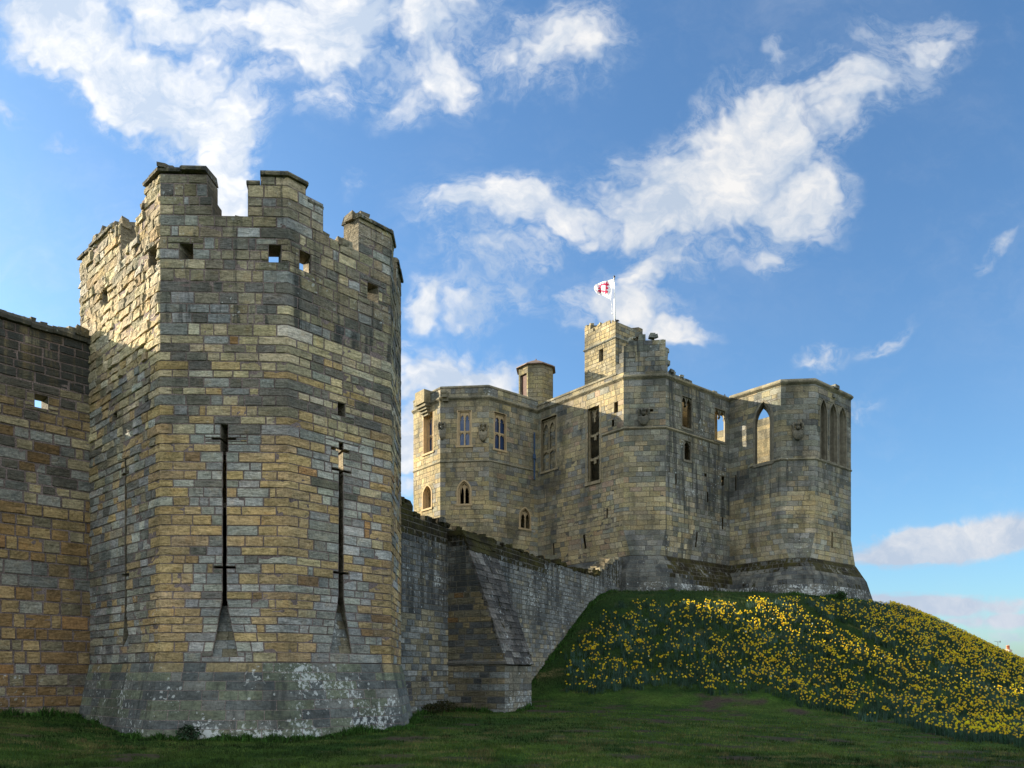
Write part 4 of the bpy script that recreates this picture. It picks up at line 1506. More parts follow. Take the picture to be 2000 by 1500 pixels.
def window(sh, e, x0, x1, yt, yb, lights=2, tiers=(), glass=False, arch=0.0, frame_mat=None, tint=(1, 1, 1), depth=0.2, hood=True, sill=True, fth=0.11, headh=0.30, margin=0.35, opens=None):
    """traceried window: the opening in the wall and a frame with mullions, transoms and pointed heads"""
    u0, u1 = sh.u(e, x0), sh.u(e, x1)
    xm = (x0 + x1) / 2
    zb, zt = sh.uz(e, xm, yb)[1], sh.uz(e, xm, yt)[1]
    w = u1 - u0
    if arch:
        op = arch_open(u0, u1, zb, zt - arch, zt, margin)
    else:
        op = rect_open(u0, u1, zb, zt, margin)
    (opens if opens is not None else ko)[e].append(op)
    mb = MB(); gl = MB()
    p1, p0 = -depth, -depth - 0.16
    mt = 0.085 if w > 0.7 else 0.06
    if arch:
        zs = zt - arch
        path = pointed((u0 + u1) / 2, w / 2 - fth / 2, zb, zs, zt - fth / 2, 9)
        sweep(mb, sh, e, path, fth, p0, p1 + 0.05, 0, tint)
        path2 = pointed((u0 + u1) / 2, w / 2 + 0.02, zb, zs, zt + 0.03, 9)
        sweep(mb, sh, e, path2, 0.10, -0.3, 0.03, 0, tint)
    else:
        zs = zt - headh
        sweep(mb, sh, e, [(u0 + fth / 2, zb), (u0 + fth / 2, zt - fth / 2), (u1 - fth / 2, zt - fth / 2), (u1 - fth / 2, zb)], fth, p0, p1 + 0.05, 0, tint)
        sweep(mb, sh, e, [(u0 - 0.02, zb), (u0 - 0.02, zt + 0.02), (u1 + 0.02, zt + 0.02), (u1 + 0.02, zb)], 0.08, -0.25, 0.012, 0, tint)
    iu0, iu1 = u0 + fth, u1 - fth
    lw = (iu1 - iu0) / lights
    for i in range(1, lights):
        um = iu0 + lw * i
        ubox(mb, sh, e, um - mt / 2, um + mt / 2, zb, zt - (0.02 if not arch else arch * 0.25), p0, p1, 0, tint)
    for f in tiers:
        zt_ = zb + (zt - zb) * f
        ubox(mb, sh, e, iu0, iu1, zt_ - 0.05, zt_ + 0.05, p0 + 0.01, p1 - 0.004, 0, tint)
        for i in range(lights):
            uc = iu0 + lw * (i + 0.5); hw = (lw - mt) / 2
            light_head(mb, sh, e, uc, hw, zt_ - 0.25, zt_ - 0.07, zt_ - 0.04, p0 + 0.03, p1 - 0.02, 0, tint)
    for i in range(lights):
        uc = iu0 + lw * (i + 0.5); hw = (lw - mt) / 2
        if arch:
            za = zs + arch * 0.42
            light_head(mb, sh, e, uc, hw, zs - 0.12, za, zs + arch * 0.62, p0 + 0.02, p1 - 0.015, 0, tint, cusp=0.35)
        else:
            light_head(mb, sh, e, uc, hw, zs - 0.18, zt - fth - 0.13, zt - fth * 0.5, p0 + 0.02, p1 - 0.015, 0, tint, cusp=0.4)
    if sill:
        U = [u0 - 0.12, u1 + 0.12]
        ubox(mb, sh, e, U[0], U[1], zb - 0.13, zb - 0.005, -0.4, 0.07, 0, tint)
    o = mb.build('window', [frame_mat or DRESSED], keep)
    if glass:
        ubox(gl, sh, e, iu0 - 0.03, iu1 + 0.03, zb, zt - (fth * 0.5 if not arch else arch * 0.5), p0 + 0.04, p0 + 0.055)
        gl.build('pane', [GLASS], o)
    return o


def k_slit(e, x0, x1, yt, yb):
    ko[e].append(o_rect(KS, e, x0, x1, yt, yb, 0.25))


# left projecting tower
window(KS, 0, 827, 846, 806, 884, 2, (0.46,), True, depth=0.32, headh=0.36)
window(KS, 1, 894, 920, 802, 870, 2, (0.41,), True, depth=0.10, headh=0.40)
window(KS, 2, 965, 988, 807, 878, 2, (0.46,), True, depth=0.16, headh=0.38)
window(KS, 0, 826, 843, 948, 993, 2, (), False, arch=0.62, depth=0.28)
window(KS, 1, 894, 919, 939, 984, 2, (), False, arch=0.66, depth=0.16)
window(KS, 2, 1015, 1036, 992, 1032, 2, (), False, arch=0.62, depth=0.16)
OLDST = plain_material("old_moulded_stone", (0.24, 0.20, 0.125), 0.9, 0.15, 0.35, 4.0)
OLDST2 = plain_material("grey_moulded_stone", (0.165, 0.15, 0.11), 0.9, 0.15, 0.35, 4.0)
# great hall side: a blocked window, then the tall broken one
bw = window(KS, 3, 1057, 1087, 815, 918, 2, (0.40,), False, frame_mat=OLDST, depth=0.22, headh=0.75, fth=0.16)
mb = MB()
u0, u1 = KS.u(3, 1056), KS.u(3, 1088)
zb, zt = kz(3, 1072, 918), kz(3, 1072, 815)
z = zb
while z < zt - 0.05:
    h = 0.24
    us = u0
    while us < u1 - 0.02:
        w = krng.uniform(0.3, 0.5); ue = min(us + w, u1)
        ubox(mb, KS, 3, us + 0.006, ue - 0.006, z + 0.005, min(z + h, zt) - 0.005, -0.7, -0.34 + krng.uniform(-.01, .015), 0, np.array(pick(random, (KO, 2), (KG, 2), (KT, 1))) * random.uniform(0.8, 1.15), (0.35, 0.2, 0.1))
        us = ue
    z += h
ubox(mb, KS, 3, u0, u1, zb, zt, -0.72, -0.36, 0, (0.1, 0.08, 0.06))
mb.build('infill', [STONE_FAR], bw)
sh_w = o_rect(KS, 3, 1148, 1170, 795, 940, 0.4)
ko[3].append(sh_w)
mb = MB()
u0, u1, zb, zt = sh_w.ul, sh_w.ur, sh_w.z0, sh_w.z1
uc = (u0 + u1) / 2
for k, (g, pa, pb) in enumerate(((0.02, -0.12, 0.015), (-0.10, -0.3, -0.07), (-0.22, -0.48, -0.17))):
    sweep(mb, KS, 3, [(u0 - 0.12 - g, zb), (u0 - 0.12 - g, zt + 0.22), (u1 + 0.12 + g * 0.4, zt + 0.22), (u1 + 0.12 + g * 0.4, zb)], 0.12, pa, pb)
for du in (-0.28, 0.28):
    light_head(mb, KS, 3, uc + du * (u1 - u0), 0.22 * (u1 - u0), zt - 0.55, zt - 0.1, zt + 0.2, -0.45, -0.3, 0, (1, 1, 1), 6, 0.55)
ubox(mb, KS, 3, uc - 0.06, uc + 0.06, zt - 0.85, zt - 0.1, -0.45, -0.3)
ubox(mb, KS, 3, u0 - 0.25, u1 + 0.15, zb - 0.22, zb - 0.02, -0.5, 0.1)
wo_ = mb.build('window', [OLDST], keep)
for py, dr in ((846, 0.16), (893, 0.12)):
    mb = MB()
    zz = kz(3, 1159, py)
    for i in range(6):
        a = u0 - 0.1 + (u1 - u0 + 0.15) * i / 6; b = u0 - 0.1 + (u1 - u0 + 0.15) * (i + 1) / 6
        sag = -dr * math.sin(i / 5 * math.pi) * 0.4
        ubox(mb, KS, 3, a, b, zz - 0.09 + sag - (0.22 if i == 3 else 0), zz + 0.07 + sag, -0.5, -0.22, 0, (1, 1, 1), (0, 0, 0), 0.02, krng)
    mb.build('broken_transom', [OLDST], wo_)
ko[3] += [o_rect(KS, 3, 1199.5, 1207, 785, 806), o_rect(KS, 3, 1195, 1199.5, 820, 833)]
k_slit(3, 1184.5, 1187, 993, 1011); k_slit(3, 1139, 1142.5, 1044, 1072); k_slit(3, 1080, 1082, 1061, 1084)
# right main wall
for (x0, x1, yt, yb) in ((1332, 1351, 776, 836), (1396, 1416, 800, 861), (1336.5, 1349, 862, 899)):
    op = o_rect(KS, 5, x0, x1, yt, yb, 0.35)
    op.splay = 0.6 if x0 == 1396 else 0.0
    ko[5].append(op)
    mb = MB()
    u0, u1, zb, zt = op.ul, op.ur, op.z0, op.z1
    nl = 1 if x0 == 1336.5 else 2
    lw = (u1 - u0) / nl
    for i in range(nl):
        light_head(mb, KS, 5, u0 + lw * (i + 0.5), lw * 0.46, zt - (0.5 if nl == 2 else 0.4), zt - 0.02, zt + 0.05, -0.35, -0.08, 0, (1, 1, 1), 6, 0.35)
    sweep(mb, KS, 5, [(u0 - 0.03, zb), (u0 - 0.03, zt + 0.03), (u1 + 0.03, zt + 0.03), (u1 + 0.03, zb)], 0.10, -0.3, 0.015)
    ubox(mb, KS, 5, u0 - 0.1, u1 + 0.1, zb - 0.14, zb - 0.004, -0.4, 0.06)
    mb.build('window', [OLDST2], keep)
for q in ((1319, 1321.5, 925, 947), (1381, 1383.5, 961, 981), (1410, 1412.5, 1010, 1034), (1360, 1362.5, 1039, 1069), (1409, 1414, 930, 948), (1376, 1380, 925, 931)):
    k_slit(5, *q)
ko[4].append(o_rect(KS, 4, 1268, 1276, 799, 804, 0.25))
# right projecting tower
k_slit(6, 1436, 1438.5, 928, 958)
k_slit(8, 1624, 1627, 1040, 1070)
u0, u1 = KS.u(6, 1475), KS.u(6, 1507)
zb, zt = kz(6, 1491, 905), kz(6, 1491, 785)
ko[6].append(arch_open(u0, u1, zb, zt - 1.25, zt, 0.4))
mb = MB()
for g, pa, pb in ((0.09, -0.15, 0.02), (-0.02, -0.40, -0.14), (-0.10, -0.70, -0.38)):
    sweep(mb, KS, 6, pointed((u0 + u1) / 2, (u1 - u0) / 2 + g, zb, zt - 1.25, zt + g, 12), 0.13, pa, pb)
ubox(mb, KS, 6, u0 - 0.15, u1 + 0.15, zb - 0.16, zb - 0.004, -0.5, 0.08)
mb.build('window', [OLDST2], keep)
for (x0, x1, yt, yb) in ((1602, 1615.5, 780, 898), (1620.5, 1635, 788, 904), (1638.5, 1653, 795, 911)):
    u0, u1 = KS.u(8, x0), KS.u(8, x1)
    zb, zt = kz(8, (x0 + x1) / 2, yb), kz(8, (x0 + x1) / 2, yt)
    ko[8].append(arch_open(u0, u1, zb, zt - 0.9, zt, 0.25))
    mb = MB()
    for g, pa, pb in ((0.03, -0.12, 0.015), (-0.05, -0.35, -0.11), (-0.12, -0.6, -0.33)):
        sweep(mb, KS, 8, pointed((u0 + u1) / 2, (u1 - u0) / 2 + g, zb, zt - 0.9, zt + g, 10), 0.09, pa, pb)
    uc = (u0 + u1) / 2
    ubox(mb, KS, 8, uc - 0.035, uc + 0.035, zb, zt - 0.3, -0.7, -0.55)
    ubox(mb, KS, 8, u0 + 0.05, u1 - 0.05, zb + 1.25, zb + 1.36, -0.69, -0.56)
    ubox(mb, KS, 8, u0 - 0.05, u1 + 0.05, zb - 0.14, zb - 0.004, -0.5, 0.06)
    mb.build('window', [OLDST2], keep)

# broken wall tops
uw = lambda e, x: KS.u(e, x)
k_top = {
    0: lambda u: 20.55, 1: lambda u: 20.55, 2: lambda u: 20.5 + 0.06 * (hsh(4, int(u / 0.4)) - 0.5), 19: lambda u: 20.5,
    3: lambda u: 20.06 if u < uw(3, 1203) else (20.75 if u < uw(3, 1209) else (21.3 if u < uw(3, 1214) else 21.6)),
    4: steps([(-1, uw(4, 1226), 21.7), (uw(4, 1226), uw(4, 1236), 22.0), (uw(4, 1236), uw(4, 1246), 22.15), (uw(4, 1246), uw(4, 1262), 22.3), (uw(4, 1262), uw(4, 1288), 22.15), (uw(4, 1288), 99, 21.85)]),
    5: lambda u: 21.5 if u < 0.22 else (20.05 + 0.12 * (hsh(6, int(u / 0.5)) - 0.5) if u < 2.6 else 19.92),
    6: lambda u: 19.9, 7: lambda u: 19.95, 8: lambda u: 19.95, 9: lambda u: 19.9,
}


def k_key(e, u, z):
    if z < 8.865:
        return 'plinth'
    if e in (3, 4, 5) and z > 20.2:
        return 'broken_parapet'
    return 'wall'


KM = Mason(KS, k_rows, 0.7, 606, keep_colour, slen=lambda e, u, z: 0.62 if e in (4, 7) else 0.52, svar=0.38, joint=0.003, jitter=0.009, prot=0.009, rough=0.009, drop=0.008,
           grid=(4, 3), key=k_key, back_p=-0.004, quoin=(0.7, 0.35))
for e in range(10):
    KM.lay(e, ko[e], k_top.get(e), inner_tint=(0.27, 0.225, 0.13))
KM.lay(19, [], k_top[19])
KM.grid = (3, 2)
for e in range(10, 19):
    KM.lay(e, [], lambda u: 19.7, stones=False, inner_tint=(0.30, 0.25, 0.15))
KM.parts['plinth'].build('plinth', [STONE_FAR, MORTAR_FAR], keep)
bp = KM.parts['broken_parapet']
rubble(bp, KS, 4, 0.1, 2.4, k_top[4], -0.6, -0.05, krng, (0.18, 0.4), 6, KG, (0.4, 0.3, 0.3))
for (u, z, w) in ((0.22, 21.25, 0.32), (0.22, 20.5, 0.42), (0.2, 20.9, 0.2)):
    ubox(bp, KS, 5, 0.0, w, z, z + 0.24, -0.6, 0.02, 0, KG, (0.4, 0.3, 0.1), 0.03, krng)
bp.build('broken_parapet', [STONE_FAR, MORTAR_FAR], keep)
wl = KM.parts['wall']
rubble(wl, KS, 5, 0.5, 2.8, k_top[5], -0.5, 0.0, krng, (0.15, 0.36), 4, KG, (0.4, 0.25, 0.3))
wl.build('wall', [STONE_FAR, MORTAR_FAR], keep)

# string courses and copings
st = dict(tint=KO, wx=(0.3, 0.25, 0.1), rng=krng, jit=0.003)
topb = [(0.02, 19.62), (0.13, 19.74), (0.13, 19.82), (0.03, 19.9), (-0.1, 19.9), (-0.1, 19.62)]
mb = MB()
band(mb, KS, [0, 1, 2, 19], topb, **st)
mb.build('string_course', [STONE_FAR], keep)
mb = MB()
band(mb, KS, [3, 4, 5], topb, **st)
mb.build('string_course', [STONE_FAR], keep)
mb = MB()
band(mb, KS, [6, 7, 8, 9], [(0.02, 19.66), (0.14, 19.78), (0.15, 19.86), (0.02, 20.02), (-0.9, 20.06), (-0.9, 19.66)], **st)
mb.build('string_course', [STONE_FAR], keep)
mb = MB()
band(mb, KS, [0, 1, 2, 19], [(0.01, 15.55), (0.07, 15.62), (0.0, 15.72), (-0.1, 15.72), (-0.1, 15.55)], **st)
mb.build('string_course', [STONE_FAR], keep)
low = [(0.01, 16.55), (0.08, 16.63), (0.0, 16.74), (-0.1, 16.74), (-0.1, 16.55)]
mb = MB()
band(mb, KS, [3], low, urange={3: (uw(3, 1176), KS.L[3])}, **st)
mb.build('string_course', [STONE_FAR], keep)
mb = MB()
band(mb, KS, [4], low, **st)
mb.build('string_course', [STONE_FAR], keep)
mb = MB()
band(mb, KS, [5], low, urange={5: (0.0, 5.4)}, **st)
mb.build('string_course', [STONE_FAR], keep)
low2 = [(0.01, 14.95), (0.08, 15.03), (0.0, 15.14), (-0.1, 15.14), (-0.1, 14.95)]
mb = MB()
band(mb, KS, [6], low2, urange={6: (uw(6, 1464), KS.L[6])}, **st)
mb.build('string_course', [STONE_FAR], keep)
mb = MB()
band(mb, KS, [7, 8, 9], low2, **st)
mb.build('string_course', [STONE_FAR], keep)
mb = MB()
band(mb, KS, [3], [(0.0, 20.05), (0.05, 20.1), (0.0, 20.24), (-0.5, 20.26), (-0.5, 20.05)], seg=0.5, urange={3: (0.0, uw(3, 1204))}, **st)
mb.build('coping', [STONE_FAR], keep)
mb = MB()
band(mb, KS, [0, 1, 2, 19], [(0.03, 20.42), (0.03, 20.5), (-0.05, 20.6), (-0.5, 20.6), (-0.5, 20.42)], seg=0.45, **st)
mb.build('coping', [STONE_FAR], keep)
mb = MB()
# jutting bits of the right tower's cornice
ubox(mb, KS, 8, 2.0, 2.5, 19.84, 20.06, -0.2, 0.26, 0, KG, (0.4, 0.3, 0.1), 0.02, krng)
ubox(mb, KS, 8, 2.05, 2.3, 19.3, 19.5, -0.2, 0.14, 0, KG, (0.4, 0.3, 0.1), 0.02, krng)
mb.build('cornice_block', [STONE_FAR], keep)


# carved angels holding shields
def carved_shield(sh, e, px, py, w, h):
    uc, zc = sh.uz(e, px, py)
    mb = MB()

    def lump(u, z, ru, rz, p, rp, n=10, m=6):
        vs = []
        for i in range(m + 1):
            ph = math.pi * i / m - math.pi / 2
            for k in range(n):
                th = 2 * math.pi * k / n
                vs.append((u + ru * math.cos(ph) * math.cos(th), z + rz * math.sin(ph), p + rp * math.cos(ph) * math.sin(th)))
        vs = np.array(vs)
        q = [(i * n + k, i * n + (k + 1) % n, (i + 1) * n + (k + 1) % n, (i + 1) * n + k) for i in range(m) for k in range(n)]
        mb.add(sh.pos(e, vs[:, 0], vs[:, 1], vs[:, 2] * 1.25), q, 0, (0.185, 0.17, 0.125), (0.4, 0.25, 0.15))
    # shield: heater outline, domed
    pts = [(-0.5, 0.15), (-0.5, -0.12), (-0.40, -0.32), (-0.2, -0.46), (0.0, -0.5), (0.2, -0.46), (0.40, -0.32), (0.5, -0.12), (0.5, 0.15), (0.25, 0.1), (0, 0.02), (-0.25, 0.1)]
    ring0 = np.array([(uc + a * w, zc + b * h) for a, b in pts])
    ring1 = np.array([(uc + a * w * 0.8, zc + (b * 0.82 - 0.03) * h) for a, b in pts])
    n = len(pts)
    v = np.concatenate([sh.pos(e, ring0[:, 0], ring0[:, 1], -0.03), sh.pos(e, ring0[:, 0], ring0[:, 1], 0.10), sh.pos(e, ring1[:, 0], ring1[:, 1], 0.16), sh.pos(e, [uc], [zc - 0.2 * h], [0.2])])
    q = [(i, (i + 1) % n, n + (i + 1) % n, n + i) for i in range(n)] + [(n + i, n + (i + 1) % n, 2 * n + (i + 1) % n, 2 * n + i) for i in range(n)]
    mb.add(v, q, 0, (0.20, 0.185, 0.14), (0.3, 0.25, 0.1), [(2 * n + i, 2 * n + (i + 1) % n, 3 * n) for i in range(n)])
    lump(uc, zc + 0.38 * h, 0.13 * w, 0.12 * h, 0.12, 0.13)             # head
    lump(uc, zc + 0.20 * h, 0.2 * w, 0.14 * h, 0.06, 0.13)              # breast
    for s in (-1, 1):
        lump(uc + s * 0.42 * w, zc + 0.30 * h, 0.13 * w, 0.2 * h, 0.05, 0.10)     # wings
        lump(uc + s * 0.30 * w, zc + 0.42 * h, 0.09 * w, 0.10 * h, 0.05, 0.12)
        lump(uc + s * 0.36 * w, zc + 0.10 * h, 0.11 * w, 0.06 * h, 0.08, 0.10)    # hands on the shield
    mb.build('carved_shield', [STONE_FAR], keep, True)


carved_shield(KS, 1, 864.5, 842, 0.46, 1.15)
carved_shield(KS, 1, 943, 845, 0.55, 1.2)
carved_shield(KS, 4, 1257, 815, 0.68, 1.02)
carved_shield(KS, 7, 1558, 843, 0.64, 1.12)
# spouts and the jutting stack on the left tower
mb = MB()
u = KS.u(1, 872)
for i, (za, zb_, pp) in enumerate(((19.55, 19.75, 0.22), (19.75, 20.0, 0.40), (20.0, 20.18, 0.46))):
    ubox(mb, KS, 1, u - 0.17, u + 0.17, za, zb_ - 0.003, -0.1, pp, 0, KO, (0.4, 0.2, 0.3), 0.015, krng)
mb.build('water_spout', [STONE_FAR], keep)
mb = MB()
u0, u1 = KS.u(0, 825), KS.u(0, 841)
for i in range(4):
    ubox(mb, KS, 0, u0 + 0.18 - 0.06 * i, u1 - 0.18 + 0.06 * i, 19.05 + i * 0.17, 19.05 + (i + 1) * 0.17 - 0.004, -0.1, 0.1 + 0.12 * i, 0, KO, (0.3, 0.2, 0.1), 0.01, krng)
ubox(mb, KS, 0, u0, u1, 19.74, 20.62, -0.3, 0.55, 0, KT, (0.3, 0.2, 0.1), 0.015, krng)
mb.build('corbelled_stack', [STONE_FAR], keep)
# blue-grey rainwater pipe in the corner
mb = MB()
u = KS.L[2] - 0.28
for za, zb_ in ((15.0, 16.4), (17.1, 18.2)):
    ubox(mb, KS, 2, u - 0.07, u + 0.07, za, zb_, 0.02, 0.14)
ubox(mb, KS, 2, u - 0.13, u + 0.13, 16.4, 16.7, 0.01, 0.2)
ubox(mb, KS, 2, u - 0.05, u + 0.05, 16.7, 17.1, 0.03, 0.12)
mb.build('rainwater_pipe', [LEAD], keep)
# inner walls, seen through the windows
mb = MB()


def inner(a, b, t, z0, z1):
    a = np.array(a); b = np.array(b); d = (b - a) / np.hypot(*(b - a)); nn = np.array((d[1], -d[0])) * t / 2
    z = z0
    while z < z1:
        h = krng.uniform(0.25, 0.36)
        r = [a + nn, b + nn, b - nn, a - nn]
        mb.box([(*p, z) for p in r] + [(*p, min(z + h, z1) - 0.004) for p in r], 0, np.array(pick(random, (KT, 2), (KT2, 2), (KO, 1))) * random.uniform(0.8, 1.1), (0.12, 0.1, 0.05))
        z += h


inner(C1 + uL_ * 1.4 + uR_ * 2.1, C1 + uL_ * 8.2 + uR_ * 2.1, 0.7, 5.5, 19.8)
inner(C1 + uL_ * 1.4 + uR_ * 0.75, C1 + uL_ * 1.4 + uR_ * 1.75, 0.5, 5.5, 19.7)
inner(C2 + uL_ * 1.75 - uR_ * 0.6, C2 + uL_ * 1.75 + uR_ * 4.7, 0.4, 5.5, 19.6)
inner(C2 + uL_ * 1.0 + uR_ * 4.5, C2 + uL_ * 1.75 + uR_ * 4.5, 0.4, 5.5, 16.9)
inner(C3 - uR_ * 0.15 + uL_ * 1.0, C3 - uR_ * 0.15 + uL_ * 6.5, 0.4, 5.5, 20.6)
inner(C8 - uR_ * 0.6, C8 - uR_ * 0.6 + uL_ * 6.0, 0.8, 5.5, 20.3)
inner(D1 - uR_ * 0.1, D1 + uL_ * 7.6 - uR_ * 0.1, 0.6, 5.5, 20.2)
mb.build('inner_wall', [STONE_FAR], keep)
mb = MB()
ring = [np.array(p) for p in (D1, D2, D3, D4, D5, D6)]
c = np.mean(ring, 0)
ring = [c + (p - c) * 0.9 for p in ring]
for z in (20.15, 15.4, 11.0):
    mb = MB()
    vs = [(*p, z) for p in ring] + [(*p, z - 0.3) for p in ring]
    mb.add(vs, [(0, 1, 2, 3), (0, 3, 4, 5), (6, 7, 8, 9), (6, 9, 10, 11)] + [(i, (i + 1) % 6, 6 + (i + 1) % 6, 6 + i) for i in range(6)], 0, (0.2, 0.19, 0.16), (0.2, 0.1, 0.1))
    mb.build('roof' if z > 20 else 'floor', [STONE_FAR], keep)

# square lookout turret
TQ = 55.0 / 57.0


def tz(z):
    return EYE + (z - EYE) * TQ


T0 = np.array((7.55, 57.0)) * TQ
TUa = T0 + 3.17 * TQ * uL_; TUb = T0 + 2.98 * TQ * uR_; TUc = TUa + 2.98 * TQ * uR_
US = Shell([TUa, T0, TUb, TUc], True)
u_rows = make_rows(17.5, 27.6, 0.27, 0.15, krng)


def turret_colour(e, u, z, ri, r, kid):
    c = pick(r, (KT2, 3), (KT, 3), (KP, 1.6), (KO, 1.6)) if e != 1 else pick(r, (KO, 3), (KG, 3), (KT, 1.5), (KD, 0.8))
    return c * r.uniform(0.84, 1.15), (0.12 if e != 1 else 0.35, 0.2, 0.05), 0.6, 0.5


sl = rect_open(US.u(0, 1170), US.u(0, 1178), US.uz(0, 1174, 706)[1], US.uz(0, 1174, 682)[1], 0.25)
UM = Mason(US, u_rows, 0.6, 707, turret_colour, slen=0.42, svar=0.35, joint=0.006, jitter=0.010, prot=0.010, rough=0.013, drop=0.016, back_p=-0.006, grid=(4, 3), key=lambda e, u, z: 'lookout_turret')
TT0 = [(0, tz(28.1)), (0.55, tz(28.15)), (0.7, tz(27.65)), (1.4, tz(27.75)), (1.8, tz(27.8)), (3.17, tz(27.5))]
UM.lay(0, [sl], jag(TT0, 0.2, 12, 0.3))
UM.lay(1, [], jag([(0, tz(27.5)), (1.5, tz(27.55)), (2.98, tz(27.7))], 0.14, 13, 0.4))
UM.lay(2, [], lambda u: tz(27.5), stones=False)
UM.lay(3, [], lambda u: tz(27.6), stones=False)
ub_ = UM.parts['lookout_turret']
zf = tz(26.9)
vs = [(*p, zf) for p in (TUa * .96 + TUc * .04, T0 * .96 + TUc * .04, TUb, TUc)]
ub_.add(vs, [(0, 1, 2, 3)], 0, (0.2, 0.18, 0.14))
rubble(ub_, US, 0, 0.1, 3.1, jag(TT0, 0.2, 12, 0.3), -0.4, 0.0, krng, (0.14, 0.3), 5, KT, (0.1, 0.2, 0.2))
tur = ub_.build('lookout_turret', [STONE_FAR, MORTAR_FAR], keep)
mb = MB()
band(mb, US, [0, 1], [(0.0, tz(26.2)), (0.09, tz(26.3)), (0.09, tz(26.36)), (0.0, tz(26.45)), (-0.1, tz(26.45)), (-0.1, tz(26.2))], tint=KG, wx=(0.4, 0.2, 0.1), rng=krng)
mb.build('string_course', [STONE_FAR], tur)

# octagonal stair turret with a stone-slated cap
OC = np.array((1.797, 58.5)); OR = 1.254
base_a = math.atan2(-0.636, -0.771)
ov = [OC + OR / math.cos(math.pi / 8) * np.array((math.cos(base_a - math.pi / 8 + k * math.pi / 4), math.sin(base_a - math.pi / 8 + k * math.pi / 4))) for k in range(8)]
OS = Shell(ov, True)


def stair_colour(e, u, z, ri, r, kid):
    c = pick(r, ((0.26, 0.225, 0.12), 4), (KO, 3), (KT, 1.5))
    return c * r.uniform(0.86, 1.12), (0.15, 0.1, 0.05), 0.5, 0.4


dz0, dz1 = 19.8, 23.85
L0 = OS.L[0]
OM = Mason(OS, make_rows(19.6, 24.5, 0.3, 0.1, krng), 0.3, 808, stair_colour, slen=0.55, svar=0.2, joint=0.005, jitter=0.004, prot=0.005, rough=0.005, drop=0.02, grid=(4, 3), key=lambda e, u, z: 'stair_turret')
for e in range(8):
    OM.lay(e, [rect_open(0.16, L0 - 0.14, dz0, dz1, 0.1)] if e == 0 else [])
ot = OM.parts['stair_turret'].build('stair_turret', [STONE_FAR, MORTAR_FAR], keep)
mb = MB()
prev = None
for i in range(7):
    f0 = 1 - i / 7; f1 = 1 - (i + 1) / 7
    z0_ = 24.5 + 0.75 * (i / 7) ** 0.9
    z1_ = 24.5 + 0.75 * ((i + 1) / 7) ** 0.9
    r0 = [OC + (p - OC) * (f0 * 1.13 + 0.02) for p in ov]; r1 = [OC + (p - OC) * (f1 * 1.13 + 0.05) for p in ov]
    vs = [(*p, z0_) for p in r0] + [(*p, z1_ - 0.01) for p in r1] + [(*p, z0_ - 0.05) for p in r0]
    mb.add(vs, [(k, (k + 1) % 8, 8 + (k + 1) % 8, 8 + k) for k in range(8)] + [(16 + k, 16 + (k + 1) % 8, (k + 1) % 8, k) for k in range(8)])
mb.add([(*p, 25.25) for p in r1] + [(*OC, 25.4)], None, 0, (1, 1, 1), (0, 0, 0), [(k, (k + 1) % 8, 8) for k in range(8)])
mb.add([(*(OC + (p - OC) * 1.15), 24.45) for p in ov], [(0, 1, 2, 3), (0, 3, 4, 7), (7, 4, 5, 6)])
mb.build('cap_roof', [SLATE], ot)
mb = MB()
nb_ = 4
for i in range(nb_):
    a = 0.16 + (L0 - 0.30) * i / nb_; b = 0.16 + (L0 - 0.30) * (i + 1) / nb_
    ubox(mb, OS, 0, a + 0.006, b - 0.006, dz0, dz1 - 0.02, -0.2, -0.13)
ubox(mb, OS, 0, 0.16, L0 - 0.14, dz0, dz1 - 0.02, -0.22, -0.16)
mb.build('door', [OAK], ot)

# ------------------------------------------------------------------ flagpole and flag
pb = Vector((7.66 * TQ, 58.0 * TQ, tz(26.9)))
fp = empty('flagpole', pb, "slim white flagpole on the square lookout of the keep, black finial at its top", "flagpole")
mb = MB()
mb.tube([pb, pb + Vector((-0.03, 0, 2.2)), pb + Vector((-0.06, 0, 4.12))], [0.06, 0.055, 0.045], 10)
mb.build('pole', [PAINT_W], fp, True)
mb = MB()
tp = pb + Vector((-0.06, 0, 4.12))
mb.tube([tp, tp + Vector((0, 0, 0.03)), tp + Vector((0, 0, 0.07)), tp + Vector((0, 0, 0.13)), tp + Vector((0, 0, 0.17))], [0.04, 0.06, 0.075, 0.055, 0.012], 10)
mb.tube([tp + Vector((0.0, -0.05, -0.16)), tp + Vector((0.0, -0.05, -0.02))], 0.03, 8)
mb.build('finial', [IRON], fp, True)
mb = MB()


def wpt(px, py, Y):
    return Vector(((px - 1000) / F_PX * Y, Y, EYE + (HOR - py) / F_PX * Y))


b0 = wpt(1192.6, 584, 55.88)
mb.tube([b0, wpt(1194.5, 594, 55.88), wpt(1196.2, 612, 55.9)], 0.012, 5)
mb.tube([wpt(1196.2, 611.4, 55.9), wpt(1196.3, 613, 55.9)], 0.05, 6)
mb.build('halyard', [PAINT_W], fp)
nu, nv = 60, 44
fv = np.zeros((nv + 1, nu + 1, 3))
for j in range(nv + 1):
    t = j / nv
    hx, hy = 1198.2 + (1192.6 - 1198.2) * t, 545.5 + (584 - 545.5) * t
    for i in range(nu + 1):
        s = i / nu
        fx = 1163.5 - 1.5 * math.sin(t * math.pi) * 2; fy = 555.5 + 16 * t
        topx = hx + (fx - hx) * s; y = hy + (fy - hy) * s
        y += -2.2 * math.sin(s * math.pi) * (1 - t) * 0.6 + 2.0 * t * math.sin(s * 9.0 + 0.6) * (0.3 + s) * 0.6
        topx += 0.8 * math.sin(s * 10 + 4 * t) * s
        Y = 55.88 + 1.35 * s + 0.20 * math.sin(s * 9.5 + 2.5 * t) * (0.2 + s) + 0.1 * math.sin(5 * t + s * 3)
        fv[j, i] = wpt(topx, y, Y)
